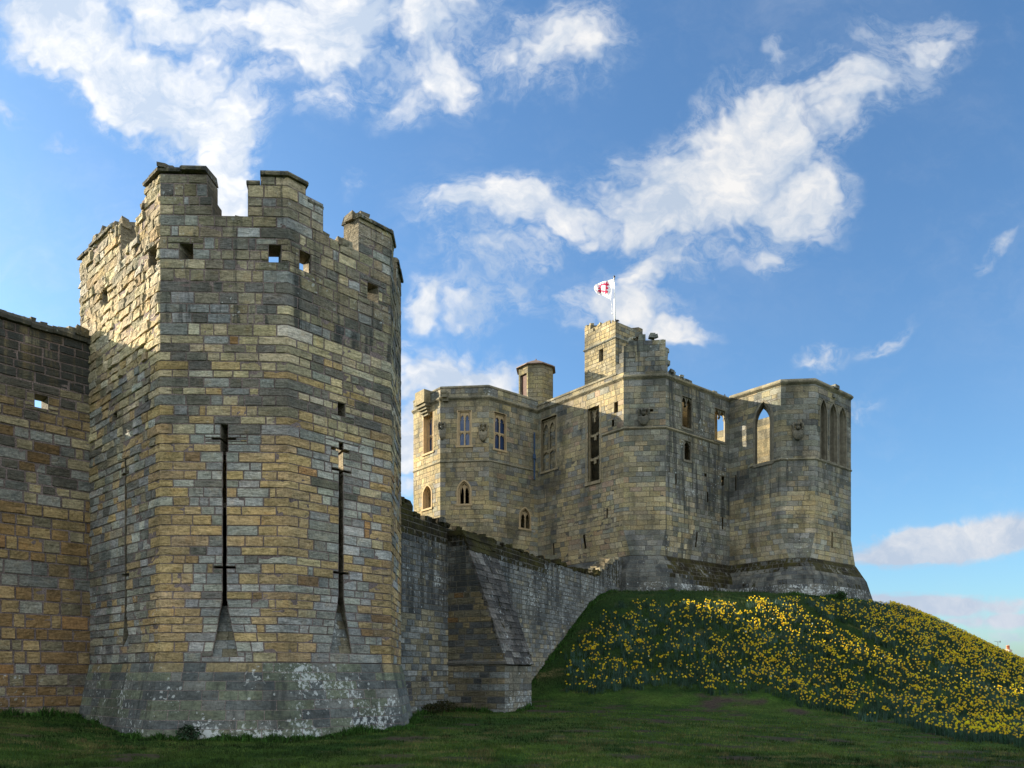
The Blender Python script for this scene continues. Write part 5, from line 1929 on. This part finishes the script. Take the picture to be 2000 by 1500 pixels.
idx = np.arange((nu + 1) * (nv + 1)).reshape(nv + 1, nu + 1)
q = np.stack([idx[:-1, :-1], idx[:-1, 1:], idx[1:, 1:], idx[1:, :-1]], -1).reshape(-1, 4)
mb = MB()
mb.add(fv.reshape(-1, 3), q, 0, (0.82, 0.82, 0.84))
CLOTH = tint_material("flag_cloth", 0.8, 0.1, 0.35, 0.04)
flag = mb.build('flag', [CLOTH], None, True, base=tuple(pb + Vector((-0.06, -0.08, 4.0))))
tag(flag, "white flag with a red battlemented square emblem flying from the pole on the keep", "flag")
mb = MB()
sel = []
for j in range(nv):
    for i in range(nu):
        x = ((i + 0.5) / nu - 0.50) * 1.35; y = (j + 0.5) / nv - 0.47
        ax, ay = abs(x), abs(y)
        ring = 0.17 <= max(ax, ay) <= 0.28
        bumpy = False
        for a, b in ((ax, y), (ay, x)):
            if 0.28 < a <= 0.38 and (abs(b) < 0.055 or abs(abs(b) - 0.215) < 0.06):
                bumpy = True
        if ring or bumpy:
            sel.append((idx[j, i], idx[j, i + 1], idx[j + 1, i + 1], idx[j + 1, i]))
fvv = fv.reshape(-1, 3)
gx = np.gradient(fv, axis=1).reshape(-1, 3); gy = np.gradient(fv, axis=0).reshape(-1, 3)
nn = np.cross(gx, gy); nn /= np.linalg.norm(nn, axis=1)[:, None]
for sgn in (1, -1):
    mb.add(fvv + nn * 0.012 * sgn, sel, 0, (0.72, 0.05, 0.12))
em = mb.build('emblem', [CLOTH], flag)

# ------------------------------------------------------------------ birds
FEATHER = tint_material("grey_feathers", 0.7, 0.2, 0.0, 0.3)


def bird(loc, yaw, pitch, label, tint):
    mb = MB()
    c, s = math.cos(yaw), math.sin(yaw)

    def w(x, y, z):
        x, z = x * math.cos(pitch) - z * math.sin(pitch), x * math.sin(pitch) + z * math.cos(pitch)
        return Vector((loc[0] + x * c - y * s, loc[1] + x * s + y * c, loc[2] + z))
    spine = [(-0.26, 0.10, 0.012), (-0.20, 0.115, 0.03), (-0.12, 0.13, 0.055), (-0.04, 0.135, 0.078), (0.04, 0.145, 0.082), (0.09, 0.17, 0.062), (0.115, 0.205, 0.040),
             (0.125, 0.235, 0.040), (0.145, 0.25, 0.036), (0.165, 0.248, 0.018), (0.19, 0.24, 0.006)]
    mb.tube([w(x, 0, z) for x, z, r in spine], [r for *_, r in spine], 10, 0, tint)
    for sy in (-1, 1):
        mb.tube([w(0.06, sy * 0.06, 0.165), w(-0.06, sy * 0.075, 0.15), w(-0.2, sy * 0.03, 0.115)], [0.03, 0.038, 0.01], 6, 0, np.array(tint) * 0.75)
    o = mb.build('pigeon', [FEATHER], None, True, base=loc)
    tag(o, label, "bird")
    lg = MB()
    for sy in (-1, 1):
        lg.tube([w(0.0, sy * 0.03, 0.075), w(0.01, sy * 0.03, 0.0), w(0.05, sy * 0.03, 0.0)], 0.008, 5, 0, (0.3, 0.1, 0.08))
    lg.build('leg', [FEATHER], o)
    return o


u_ = KS.u(6, 1418)
p_ = KS.pos(6, u_, 20.07, -0.3)
bird((float(p_[0]), float(p_[1]), 20.07), R(70), R(25), "small grey pigeon perched on the coping where the two right-hand keep walls meet", (0.12, 0.12, 0.14))
p_ = US.pos(1, 0.26, tz(27.66), -0.25)
bird((float(p_[0]), float(p_[1]), tz(27.6)), R(215), R(-18), "dark pigeon with raised tail beside the foot of the flagpole on the square lookout", (0.05, 0.05, 0.06))

# ------------------------------------------------------------------ house beyond the mound: only its chimney and aerial clear the crest
HX, HY = 71.3, 110.0
hb = float(zg(HX, HY))
house = empty('brick_house', (HX, HY, hb), "distant house behind the mound, showing only a pale chimney with two red clay pots", "house")
BRICK = plain_material("pale_render", (0.46, 0.38, 0.30), 0.9, 0.1, 0.2, 3.0)
BROOF = plain_material("pantile_roof", (0.34, 0.12, 0.06), 0.85, 0.15, 0.25, 6.0)
mb = MB()
x0, x1, y0, y1 = HX - 5.5, HX + 4.0, HY - 1.5, HY + 6.0
ze, zr = 1.6, 3.9
mb.box([(x0, y0, hb - 1), (x1, y0, hb - 1), (x1, y1, hb - 1), (x0, y1, hb - 1), (x0, y0, ze), (x1, y0, ze), (x1, y1, ze), (x0, y1, ze)])
ym = (y0 + y1) / 2
for xx in (x0, x1):
    mb.add([(xx, y0, ze), (xx, y1, ze), (xx, ym, zr)], None, 0, (1, 1, 1), (0, 0, 0), [(0, 1, 2)])
mb.build('wall', [BRICK], house)
mb = MB()
for s in (-1, 1):
    ya = y0 - 0.3 if s < 0 else y1 + 0.3
    zz = ze - 0.16
    vs = [(x0 - 0.2, ya, zz), (x1 + 0.2, ya, zz), (x1 + 0.2, ym, zr + 0.02), (x0 - 0.2, ym, zr + 0.02)]
    mb.box([(a, b, c) for a, b, c in vs] + [(a, b, c + 0.14) for a, b, c in vs])
rf = mb.build('roof', [BROOF], house)
mb = MB()
cx, cy = HX, ym
ang = R(38)


def rot(dx_, dy_):
    return (cx + dx_ * math.cos(ang) - dy_ * math.sin(ang), cy + dx_ * math.sin(ang) + dy_ * math.cos(ang))


for (hw, hd, za, zb_) in ((0.48, 0.30, 2.6, 4.95), (0.54, 0.36, 4.95, 5.1), (0.48, 0.30, 5.1, 5.2)):
    r_ = [rot(-hw, -hd), rot(hw, -hd), rot(hw, hd), rot(-hw, hd)]
    mb.box([(*p, za) for p in r_] + [(*p, zb_ - 0.003) for p in r_])
chs = mb.build('chimney', [BRICK], rf)
for k, dx_ in enumerate((-0.24, 0.24)):
    mb = MB()
    p = rot(dx_, 0)
    mb.tube([(*p, 5.18), (*p, 5.3), (*p, 5.65), (*p, 5.66), (*p, 5.76)], [0.17, 0.15, 0.125, 0.155, 0.15], 10)
    if k:
        mb.tube([(*p, 5.76), (*p, 5.9)], [0.03, 0.02], 6)
    mb.build('chimney_pot', [CLAY], chs, True)
ae = empty('television_aerial', (69.85, ym, 3.9), "thin television aerial on a mast just over the daffodil crest beside the distant chimney", "aerial")
mb = MB()
mb.tube([(69.85, ym, 3.85), (69.85, ym, 6.35)], 0.03, 6)
mb.build('mast', [IRON], ae)
mb = MB()
mb.tube([(69.35, ym, 6.42), (69.85, ym, 6.33), (70.25, ym, 6.36)], 0.022, 6)
for i in range(9):
    x_ = 69.35 + i * 0.085
    mb.tube([(x_, ym - 0.14, 6.41 - 0.01 * i), (x_, ym + 0.14, 6.41 - 0.01 * i)], 0.012, 4)
for i in range(3):
    mb.tube([(70.12 + i * 0.06, ym, 6.22), (70.12 + i * 0.06, ym, 6.5)], 0.016, 4)
mb.build('antenna', [IRON], ae)

house.location.z += 0.2
ae.location.z += 0.15

# ------------------------------------------------------------------ unseen wall added behind the tower to shade the mound around one sunlit patch
shade_wall = empty('added_shade_wall', (-9.5, 45.0, 1.0), "added stone wall hidden behind the tall tower, shading the mound", "added_wall")
HS = Shell([np.array((-9.5, 35.0)), np.array((-9.5, 53.0))])
hr = make_rows(0.0, 19.5, 0.28, 0.15, krng)
HMs = Mason(HS, hr, 0.35, 909, keep_colour, slen=0.5, joint=0.004, jitter=0.01, prot=0.008, rough=0.009, drop=0.008, back_p=-0.004, grid=(3, 2), key=lambda e, u, z: 'shade_wall_face')
HMs.lay(0, [Opening([(11.9, 11.6, 13.4), (12.4, 11.6, 13.6), (13.0, 11.9, 14.5), (13.6, 13.0, 15.4), (14.2, 14.7, 16.1), (14.8, 15.2, 16.5)], 0.2)], jag([(0, 15.2), (5, 17.6), (9, 19.4), (14, 18.9), (18, 18.8)], 0.9, 3, 0.7))  # breach shaped to let the sunlit patch through onto the mound
HMs.parts['shade_wall_face'].build('shade_wall_face', [STONE_FAR, MORTAR_FAR], shade_wall)

# ------------------------------------------------------------------ vegetation
vr = np.random.default_rng(99)
GRASS_M = tint_material("grass_blades", 0.7, 0.15, 0.25, 0.3)
LEAF_M = tint_material("daffodil_leaf", 0.55, 0.3, 0.25, 0.25)
PETAL_M = tint_material("daffodil_petal", 0.6, 0.2, 0.35, 0.08)


def project(x, y, z):
    return 1000 + x / y * F_PX, HOR - (z - EYE) / y * F_PX


def inside(px, py, poly):
    px = np.asarray(px); py = np.asarray(py)
    r = np.zeros(px.shape, bool)
    n = len(poly)
    for i in range(n):
        (xa, ya), (xb, yb) = poly[i], poly[(i + 1) % n]
        c = ((ya > py) != (yb > py)) & (px < (xb - xa) * (py - ya) / (yb - ya + 1e-9) + xa)
        r ^= c
    return r


def blades(mb, x, y, z, h, w, lean, az, tint, mat=0, segs=1):
    """narrow leaves: a tapering strip of one or two quads each"""
    n = len(x)
    ca, sa = np.cos(az), np.sin(az)
    t = vr.uniform(0, 2 * np.pi, n)
    wx_, wy_ = np.cos(t) * w / 2, np.sin(t) * w / 2
    base = np.stack([x, y, z - 0.01], -1)
    W_ = np.stack([wx_, wy_, np.zeros(n)], -1)
    mid = base + np.stack([ca * lean * 0.3, sa * lean * 0.3, h * 0.6], -1)
    tip = base + np.stack([ca * lean, sa * lean, h], -1)
    if segs == 1:
        V = np.stack([base - W_, base + W_, tip], 1)
        tr = np.arange(n * 3).reshape(n, 3)
        mb.add(V.reshape(-1, 3), None, mat, np.repeat(tint, 3, 0), (0, 0, 0), tr)
    else:
        V = np.stack([base - W_, base + W_, mid + W_ * 0.9, mid - W_ * 0.9, tip + W_ * 0.15, tip - W_ * 0.15], 1)
        k = np.arange(n)[:, None] * 6
        q = np.concatenate([k + np.array([0, 1, 2, 3]), k + np.array([3, 2, 4, 5])])
        mb.add(V.reshape(-1, 3), q, mat, np.repeat(tint, 6, 0))


# lawn and bank grass, in drifts
def in_stone(x, y):
    def sidef(P, Q, x, y):
        return (Q[0] - P[0]) * (y - P[1]) - (Q[1] - P[1]) * (x - P[0])
    ring = [TS.corner(i, np.array(0.36), np.array(0.36)) for i in range(6)]
    ins = np.ones(np.shape(x), bool)
    for i in range(6):
        ins &= sidef(ring[i], ring[(i + 1) % 6], x, y) > 0
    b = [BS.P[0], BS.P[1], BS.P[2], BS.P[3]]
    i2 = np.ones(np.shape(x), bool)
    for i in range(3):
        i2 &= sidef(b[i], b[i + 1], x, y) > 0
    beh = sidef(CS.P[0], CS.P[1], x, y) > 0.0
    beh &= (y > 24) & (y < 47)
    lb = (sidef(LS.P[0], LS.P[1], x, y) > 0) & (x < -11)
    ring = [KS.corner(i, np.array(0.9), np.array(0.9)) for i in range(KN)]
    return ins | i2 | beh | lb


FLOWER = [(1104, 1352), (1112, 1322), (1102, 1288), (1125, 1262), (1142, 1236), (1190, 1198), (1200, 1184), (1300, 1182), (1420, 1186), (1450, 1180), (1560, 1176), (1660, 1184), (1760, 1186),
          (1800, 1180), (1900, 1210), (2000, 1250), (2300, 1300), (2500, 1500), (2000, 1462), (1900, 1452), (1860, 1444), (1800, 1430), (1740, 1410), (1690, 1412), (1640, 1392), (1560, 1384), (1490, 1352), (1400, 1362), (1350, 1345),
          (1290, 1338), (1230, 1352), (1160, 1362)]
g = MB()
N = 260000
# sample evenly over the picture's ground so near turf is as dense as far turf looks
yy = 11.5 / (1 - vr.random(N) * (1 - 11.5 / 46.0)); xx = vr.uniform(-0.70, 0.70, N) * yy
zz = zg(xx, yy)
px, py = project(xx, yy, zz)
fl = inside(px, py, FLOWER)
keepm = ~in_stone(xx, yy) & (py < 1530) & (np.hypot(xx - MC[0], yy - MC[1]) > 16.0)
keepm &= ~fl | (vr.random(N) < 0.35)
xx, yy, zz, fl = xx[keepm], yy[keepm], zz[keepm], fl[keepm]
n = len(xx)
d1 = fbm(xx * 0.5, yy * 1.0, 41, 3); d2 = fbm(xx * 1.7, yy * 3.1, 51, 3); d3 = fbm(xx * 0.18, yy * 0.3, 61, 2)
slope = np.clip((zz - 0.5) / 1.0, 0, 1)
ds = np.clip((0.4 * d1 + 0.35 * fbm(xx * 0.23, yy * 0.42, 43, 3) + 0.25 * d2 - 0.38 + 0.006 * np.clip(xx, -6, 10)) * 4.5, 0.0, 1.0) * np.where(xx < -4, 0.6, 1.0)
col = np.array((0.013, 0.042, 0.007))[None] * (1 - ds)[:, None] + np.array((0.10, 0.165, 0.024))[None] * ds[:, None]
dry = np.clip((d2 - 0.50) * 5, 0, 1) * np.clip((d3 - 0.36 + 0.015 * xx) * 4, 0, 1) * (1 - slope)
col = col * (1 - 0.75 * dry[:, None]) + np.array((0.21, 0.17, 0.07))[None] * 0.75 * dry[:, None]
col *= vr.uniform(0.5, 1.15, n)[:, None]
bare = (fbm(xx * 0.8, yy * 1.6, 71, 3) < 0.325) & (slope < 0.5)
ok = ~bare
tuf = np.clip((fbm(xx * 2.6, yy * 2.6, 47, 2) - 0.45) * 4, 0, 1)
hh = np.where(slope > 0.5, vr.uniform(0.06, 0.17, n), vr.uniform(0.025, 0.07, n) + 0.07 * tuf * vr.random(n)) * (0.7 + 0.6 * d2)
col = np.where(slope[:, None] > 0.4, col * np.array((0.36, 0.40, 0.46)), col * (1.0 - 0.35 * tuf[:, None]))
wd = 0.006 + 0.0007 * yy
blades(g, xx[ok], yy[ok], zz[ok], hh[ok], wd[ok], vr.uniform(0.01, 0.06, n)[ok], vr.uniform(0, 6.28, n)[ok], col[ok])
# rough fringe at the foot of walls and around the flower bank
fx, fy = [], []


def fringe(a, b, nrm, n_, wid):
    t = vr.random(n_); o = np.abs(vr.normal(0, wid, n_))
    fx.append(a[0] + (b[0] - a[0]) * t + nrm[0] * o); fy.append(a[1] + (b[1] - a[1]) * t + nrm[1] * o)


for e in (E_L, E_F, E_R, E_G):
    fringe(TS.corner(e, np.array(0.4), np.array(0.4)), TS.corner(e + 1, np.array(0.4), np.array(0.4)), TS.N[e], 1400, 0.12)
fringe(LS.P[0], LS.P[1], LS.N[0], 1800, 0.15)
fringe(CS.P[0], CS.P[1], CS.N[0], 4500, 0.16)
for e in (0, 1, 2):
    fringe(BS.P[e], BS.P[e + 1], BS.N[e], 500, 0.1)
for e in range(3, 10):
    fringe(KS.corner(e, np.array(1.05), np.array(1.05)), KS.corner(e + 1, np.array(1.05), np.array(1.05)), KS.N[e], 2600, 0.3)
fx = np.concatenate(fx); fy = np.concatenate(fy); n = len(fx)
col = np.array((0.034, 0.085, 0.014))[None] * vr.uniform(0.4, 1.7, n)[:, None]
fh = np.clip((fbm(fx * 1.6, fy * 1.6, 111, 2) - 0.25) * 2.2, 0.15, 1.3)
blades(g, fx, fy, zg(fx, fy), vr.uniform(0.08, 0.24, n) * fh, 0.02 + 0.0003 * fy, vr.uniform(0.02, 0.12, n), vr.uniform(0, 6.28, n), col, 0, 2)
o = g.build('grass', [GRASS_M])
tag(o, kind='stuff')

# daffodil clumps: positions of clumps, then leaves, then blooms
M = 60000
cx_ = vr.uniform(1.0, 36.0, M); cy_ = vr.uniform(17.0, 56.0, M)
cz_ = zg(cx_, cy_)
px, py = project(cx_, cy_, cz_)
rr = np.hypot(cx_ - MC[0], cy_ - MC[1])
ok = inside(px, py, FLOWER) & ~in_stone(cx_, cy_) & (rr > 19.2)
ok &= fbm(cx_ * 0.5, cy_ * 0.5, 81, 2) > 0.22
ok &= vr.random(M) < np.clip((cy_ - 11) / 18, 0.25, 1)
cx_, cy_, cz_ = cx_[ok], cy_[ok], cz_[ok]
print("clump candidates", len(cx_))
ncl = min(len(cx_), 8200)
cx_, cy_, cz_ = cx_[:ncl], cy_[:ncl], cz_[:ncl]
lf = MB()
per = 16
lx = np.repeat(cx_, per) + vr.normal(0, 0.075, ncl * per); ly = np.repeat(cy_, per) + vr.normal(0, 0.075, ncl * per)
n = len(lx)
blue = np.repeat(fbm(cx_ * 0.9, cy_ * 0.9, 91, 2), per)
col = np.array((0.012, 0.034, 0.015))[None] * (1 - blue)[:, None] * 1.4 + np.array((0.038, 0.080, 0.058))[None] * (blue ** 2 * 1.5)[:, None]
col *= vr.uniform(0.7, 1.8, n)[:, None]
blades(lf, lx, ly, zg(lx, ly), vr.uniform(0.18, 0.40, n), np.full(n, 0.021), np.abs(vr.normal(0, 0.11, n)), vr.uniform(0, 6.28, n), col, 0, 2)
o = lf.build('daffodil_leaves', [LEAF_M])
tag(o, kind='stuff')

# one bloom: six petals, a trumpet and a stalk, facing +X
def bloom_mesh():
    v, t, c = [], [], []
    Y1 = np.array((0.88, 0.72, 0.03)); Y2 = np.array((0.88, 0.58, 0.013)); G = np.array((0.035, 0.085, 0.02))
    for k in range(6):
        a = k * math.pi / 3
        ca, sa = math.cos(a), math.sin(a)
        b = len(v)

        def P(rad, side, fw):
            return (fw, ca * rad - sa * side, sa * rad + ca * side)
        v += [P(0.008, 0, 0), P(0.03, -0.02, 0.006), P(0.03, 0.02, 0.006), P(0.052, 0, -0.004 - 0.006 * (k % 2))]
        c += [Y1 * 0.8, Y1, Y1, Y1]
        t += [(b, b + 1, b + 2), (b + 1, b + 3, b + 2)]
    b = len(v); n = 7
    for (r_, f_) in ((0.013, 0.0), (0.017, 0.028), (0.026, 0.042)):
        for k in range(n):
            a = 2 * math.pi * k / n
            v.append((f_, r_ * math.cos(a), r_ * math.sin(a))); c.append(Y2 if f_ > 0 else Y2 * 0.6)
    for i in range(2):
        for k in range(n):
            p, q = b + i * n + k, b + i * n + (k + 1) % n
            t += [(p, q, q + n), (p, q + n, p + n)]
    return np.array(v), np.array(t), np.array(c)


bv, bt_, bc = bloom_mesh()


def bloom_world(x, y, zgd, h, yaw, pit, sc, tv):
    n = len(x)
    V = bv[None] * sc[:, None, None]
    cp, sp = np.cos(pit)[:, None], np.sin(pit)[:, None]
    X = V[:, :, 0] * cp - V[:, :, 2] * sp; Z = V[:, :, 0] * sp + V[:, :, 2] * cp
    cy2, sy2 = np.cos(yaw)[:, None], np.sin(yaw)[:, None]
    out = np.stack([X * cy2 - V[:, :, 1] * sy2 + x[:, None], X * sy2 + V[:, :, 1] * cy2 + y[:, None], Z + (zgd + h)[:, None]], -1)
    return out, bc[None] * tv[:, None, :]


per = vr.choice([0, 0, 1, 1, 1, 2, 2, 3, 4], ncl)
# denser drifts
dd = fbm(cx_ * 0.35, cy_ * 0.35, 101, 2)
per = np.where(dd > 0.55, per + (vr.random(ncl) < 0.5), per)
per = np.where(dd < 0.36, np.maximum(per - 1, 0), per)
bx = np.repeat(cx_, per); by = np.repeat(cy_, per); nb = len(bx)
bx = bx + vr.normal(0, 0.085, nb); by = by + vr.normal(0, 0.085, nb)
bz = zg(bx, by); bh = vr.uniform(0.27, 0.42, nb)
down = np.arctan2(by - MC[1], bx - MC[0])
yaw = down + vr.normal(0, 0.9, nb); pit = vr.normal(-0.1, 0.28, nb); scl = vr.uniform(0.70, 0.98, nb) * np.interp(by, [17, 38], [0.68, 1.0])
tv = np.stack([np.ones(nb), vr.uniform(0.85, 1.12, nb), np.ones(nb)], -1)
pale = vr.random(nb) < 0.006
tv[pale] = (0.95, 1.4, 30.0)
print("blooms", nb)
px, py = project(bx, by, bz + bh)
vis = (px > 5) & (px < 1990) & (py < 1495)
order = np.argsort(np.where(vis, by, 999))
NIND = 300
ind, rest = order[:NIND], order[NIND:]
V, Cc = bloom_world(bx[rest], by[rest], bz[rest], bh[rest], yaw[rest], pit[rest], scl[rest], tv[rest])
mb = MB()
m_ = len(bv); k = np.arange(len(rest))[:, None, None] * m_
mb.add(V.reshape(-1, 3), None, 0, Cc.reshape(-1, 3), (0, 0, 0), (bt_[None] + k).reshape(-1, 3))
# stalks
n = len(rest)
mb2x, mb2y, mb2z = bx[rest], by[rest], bz[rest]
blades(mb, mb2x, mb2y, mb2z, bh[rest], np.full(n, 0.012), np.full(n, 0.0), np.zeros(n), np.tile(np.array((0.04, 0.10, 0.025)), (n, 1)), 0, 2)
o = mb.build('daffodils', [PETAL_M])
tag(o, "thousands of yellow daffodils in flower all over the grassy mound below the keep", "daffodils", None, 'stuff')
protos = []
for q in range(6):
    mb = MB()
    V, Cc = bloom_world(np.zeros(1), np.zeros(1), np.zeros(1), np.array([0.27 + 0.025 * q]), np.zeros(1), np.array([vr.normal(-0.1, 0.2)]), np.array([0.66 + 0.04 * q]), np.array([[1, 0.9 + 0.04 * q, 1]]))
    mb.add(V.reshape(-1, 3), None, 0, Cc.reshape(-1, 3), (0, 0, 0), bt_)
    mb.tube([(0, 0, -0.02), (0.005, 0, 0.15), (-0.012, 0, 0.265 + 0.025 * q), (0.0, 0, 0.272 + 0.025 * q)], 0.005, 5, 0, (0.04, 0.10, 0.025))
    n = 3
    blades(mb, vr.normal(0, 0.03, n), vr.normal(0, 0.03, n), np.zeros(n), vr.uniform(0.18, 0.3, n), np.full(n, 0.018), vr.uniform(0.03, 0.12, n), vr.uniform(0, 6.28, n), np.tile(np.array((0.03, 0.08, 0.045)), (n, 1)), 0, 2)
    me = mb.build('daffodil', [PETAL_M])
    protos.append(me)
for i, j in enumerate(ind):
    pr = protos[i % 6]
    o = pr if i < 6 else pr.copy()
    if i >= 6:
        COL.objects.link(o)
    o.location = (float(bx[j]), float(by[j]), float(bz[j]))
    o.rotation_euler = (0, 0, float(yaw[j]))
    tag(o, "single yellow daffodil in flower on the near lower edge of the mound", "daffodil", "daffodils on the near edge of the mound")

# plants at the foot of the walls
def leafy(name, x, y, z, rad, h, n, tints, label, cat, lw=0.035):
    root = empty(name, (x, y, z), label, cat)
    mb = MB()
    for i in range(9):
        a = vr.uniform(0, 6.28); r_ = rad * vr.uniform(0.2, 0.8)
        mb.tube([(x, y, z - 0.03), (x + math.cos(a) * r_ * 0.5, y + math.sin(a) * r_ * 0.5, z + h * 0.5), (x + math.cos(a) * r_, y + math.sin(a) * r_, z + h * vr.uniform(0.7, 0.95))], [0.012, 0.009, 0.004], 5, 0, (0.06, 0.045, 0.025))
    mb.build('stem', [GRASS_M], root)
    mb = MB()
    ph = vr.uniform(0, 6.28, n); rr_ = rad * np.sqrt(vr.random(n)); hz = h * vr.beta(1.6, 1.3, n)
    rr_ = rr_ * np.sin(np.clip(hz / h, 0.1, 0.95) * math.pi) ** 0.5
    c0 = np.stack([x + rr_ * np.cos(ph), y + rr_ * np.sin(ph), z + hz], -1)
    d = vr.normal(0, 1, (n, 3)); d /= np.linalg.norm(d, axis=1)[:, None]
    e_ = np.cross(d, vr.normal(0, 1, (n, 3))); e_ /= np.linalg.norm(e_, axis=1)[:, None]
    L_ = lw * vr.uniform(0.8, 1.7, n)[:, None]
    V = np.stack([c0, c0 + d * L_ + e_ * L_ * 0.45, c0 + d * L_ * 2.0, c0 + d * L_ - e_ * L_ * 0.45], 1)
    tc = np.array(tints)[vr.integers(0, len(tints), n)] * vr.uniform(0.6, 1.4, n)[:, None]
    mb.add(V.reshape(-1, 3), np.arange(n * 4).reshape(n, 4), 0, np.repeat(tc, 4, 0))
    mb.build('foliage', [GRASS_M], root)
    return root


q = TS.pos(E_F, 0.98, 0.0, 0.12)
leafy('weed_bush', float(q[0]), float(q[1]), float(zg(q[0], q[1])), 0.28, 0.36, 420, ((0.03, 0.07, 0.03), (0.035, 0.06, 0.03), (0.02, 0.03, 0.015)),
      "small dark green bush growing against the pale lichened base of the tall tower", "bush")
for k, (s_u, w_, h_, lab) in enumerate(((3.4, 0.5, 0.42, "mossy brown-green weed clump at the foot of the dark wall just right of the tower"),
                                       (2.6, 0.42, 0.34, "lower mossy weed clump tucked behind the right edge of the tower's base"))):
    q = CS.P[0] + CS.D[0] * s_u + CS.N[0] * 0.25
    leafy('weed_clump', float(q[0]), float(q[1]), float(zg(*q)) - 0.02, w_, h_, 700, ((0.035, 0.04, 0.012), (0.05, 0.045, 0.016), (0.025, 0.035, 0.012)), lab, "weeds", 0.03)
for k, (px_, lab, w_) in enumerate(((1584 + 16, "small grassy tuft at the foot of the right-hand corner of the keep", 0.35),)):
    q = KS.pos(8, 0.3, 6.4, 1.25)
    leafy('weed_clump', float(q[0]), float(q[1]), float(zg(q[0], q[1])) - 0.02, w_, 0.45, 500, ((0.03, 0.07, 0.018), (0.025, 0.05, 0.016)), lab, "weeds", 0.045)
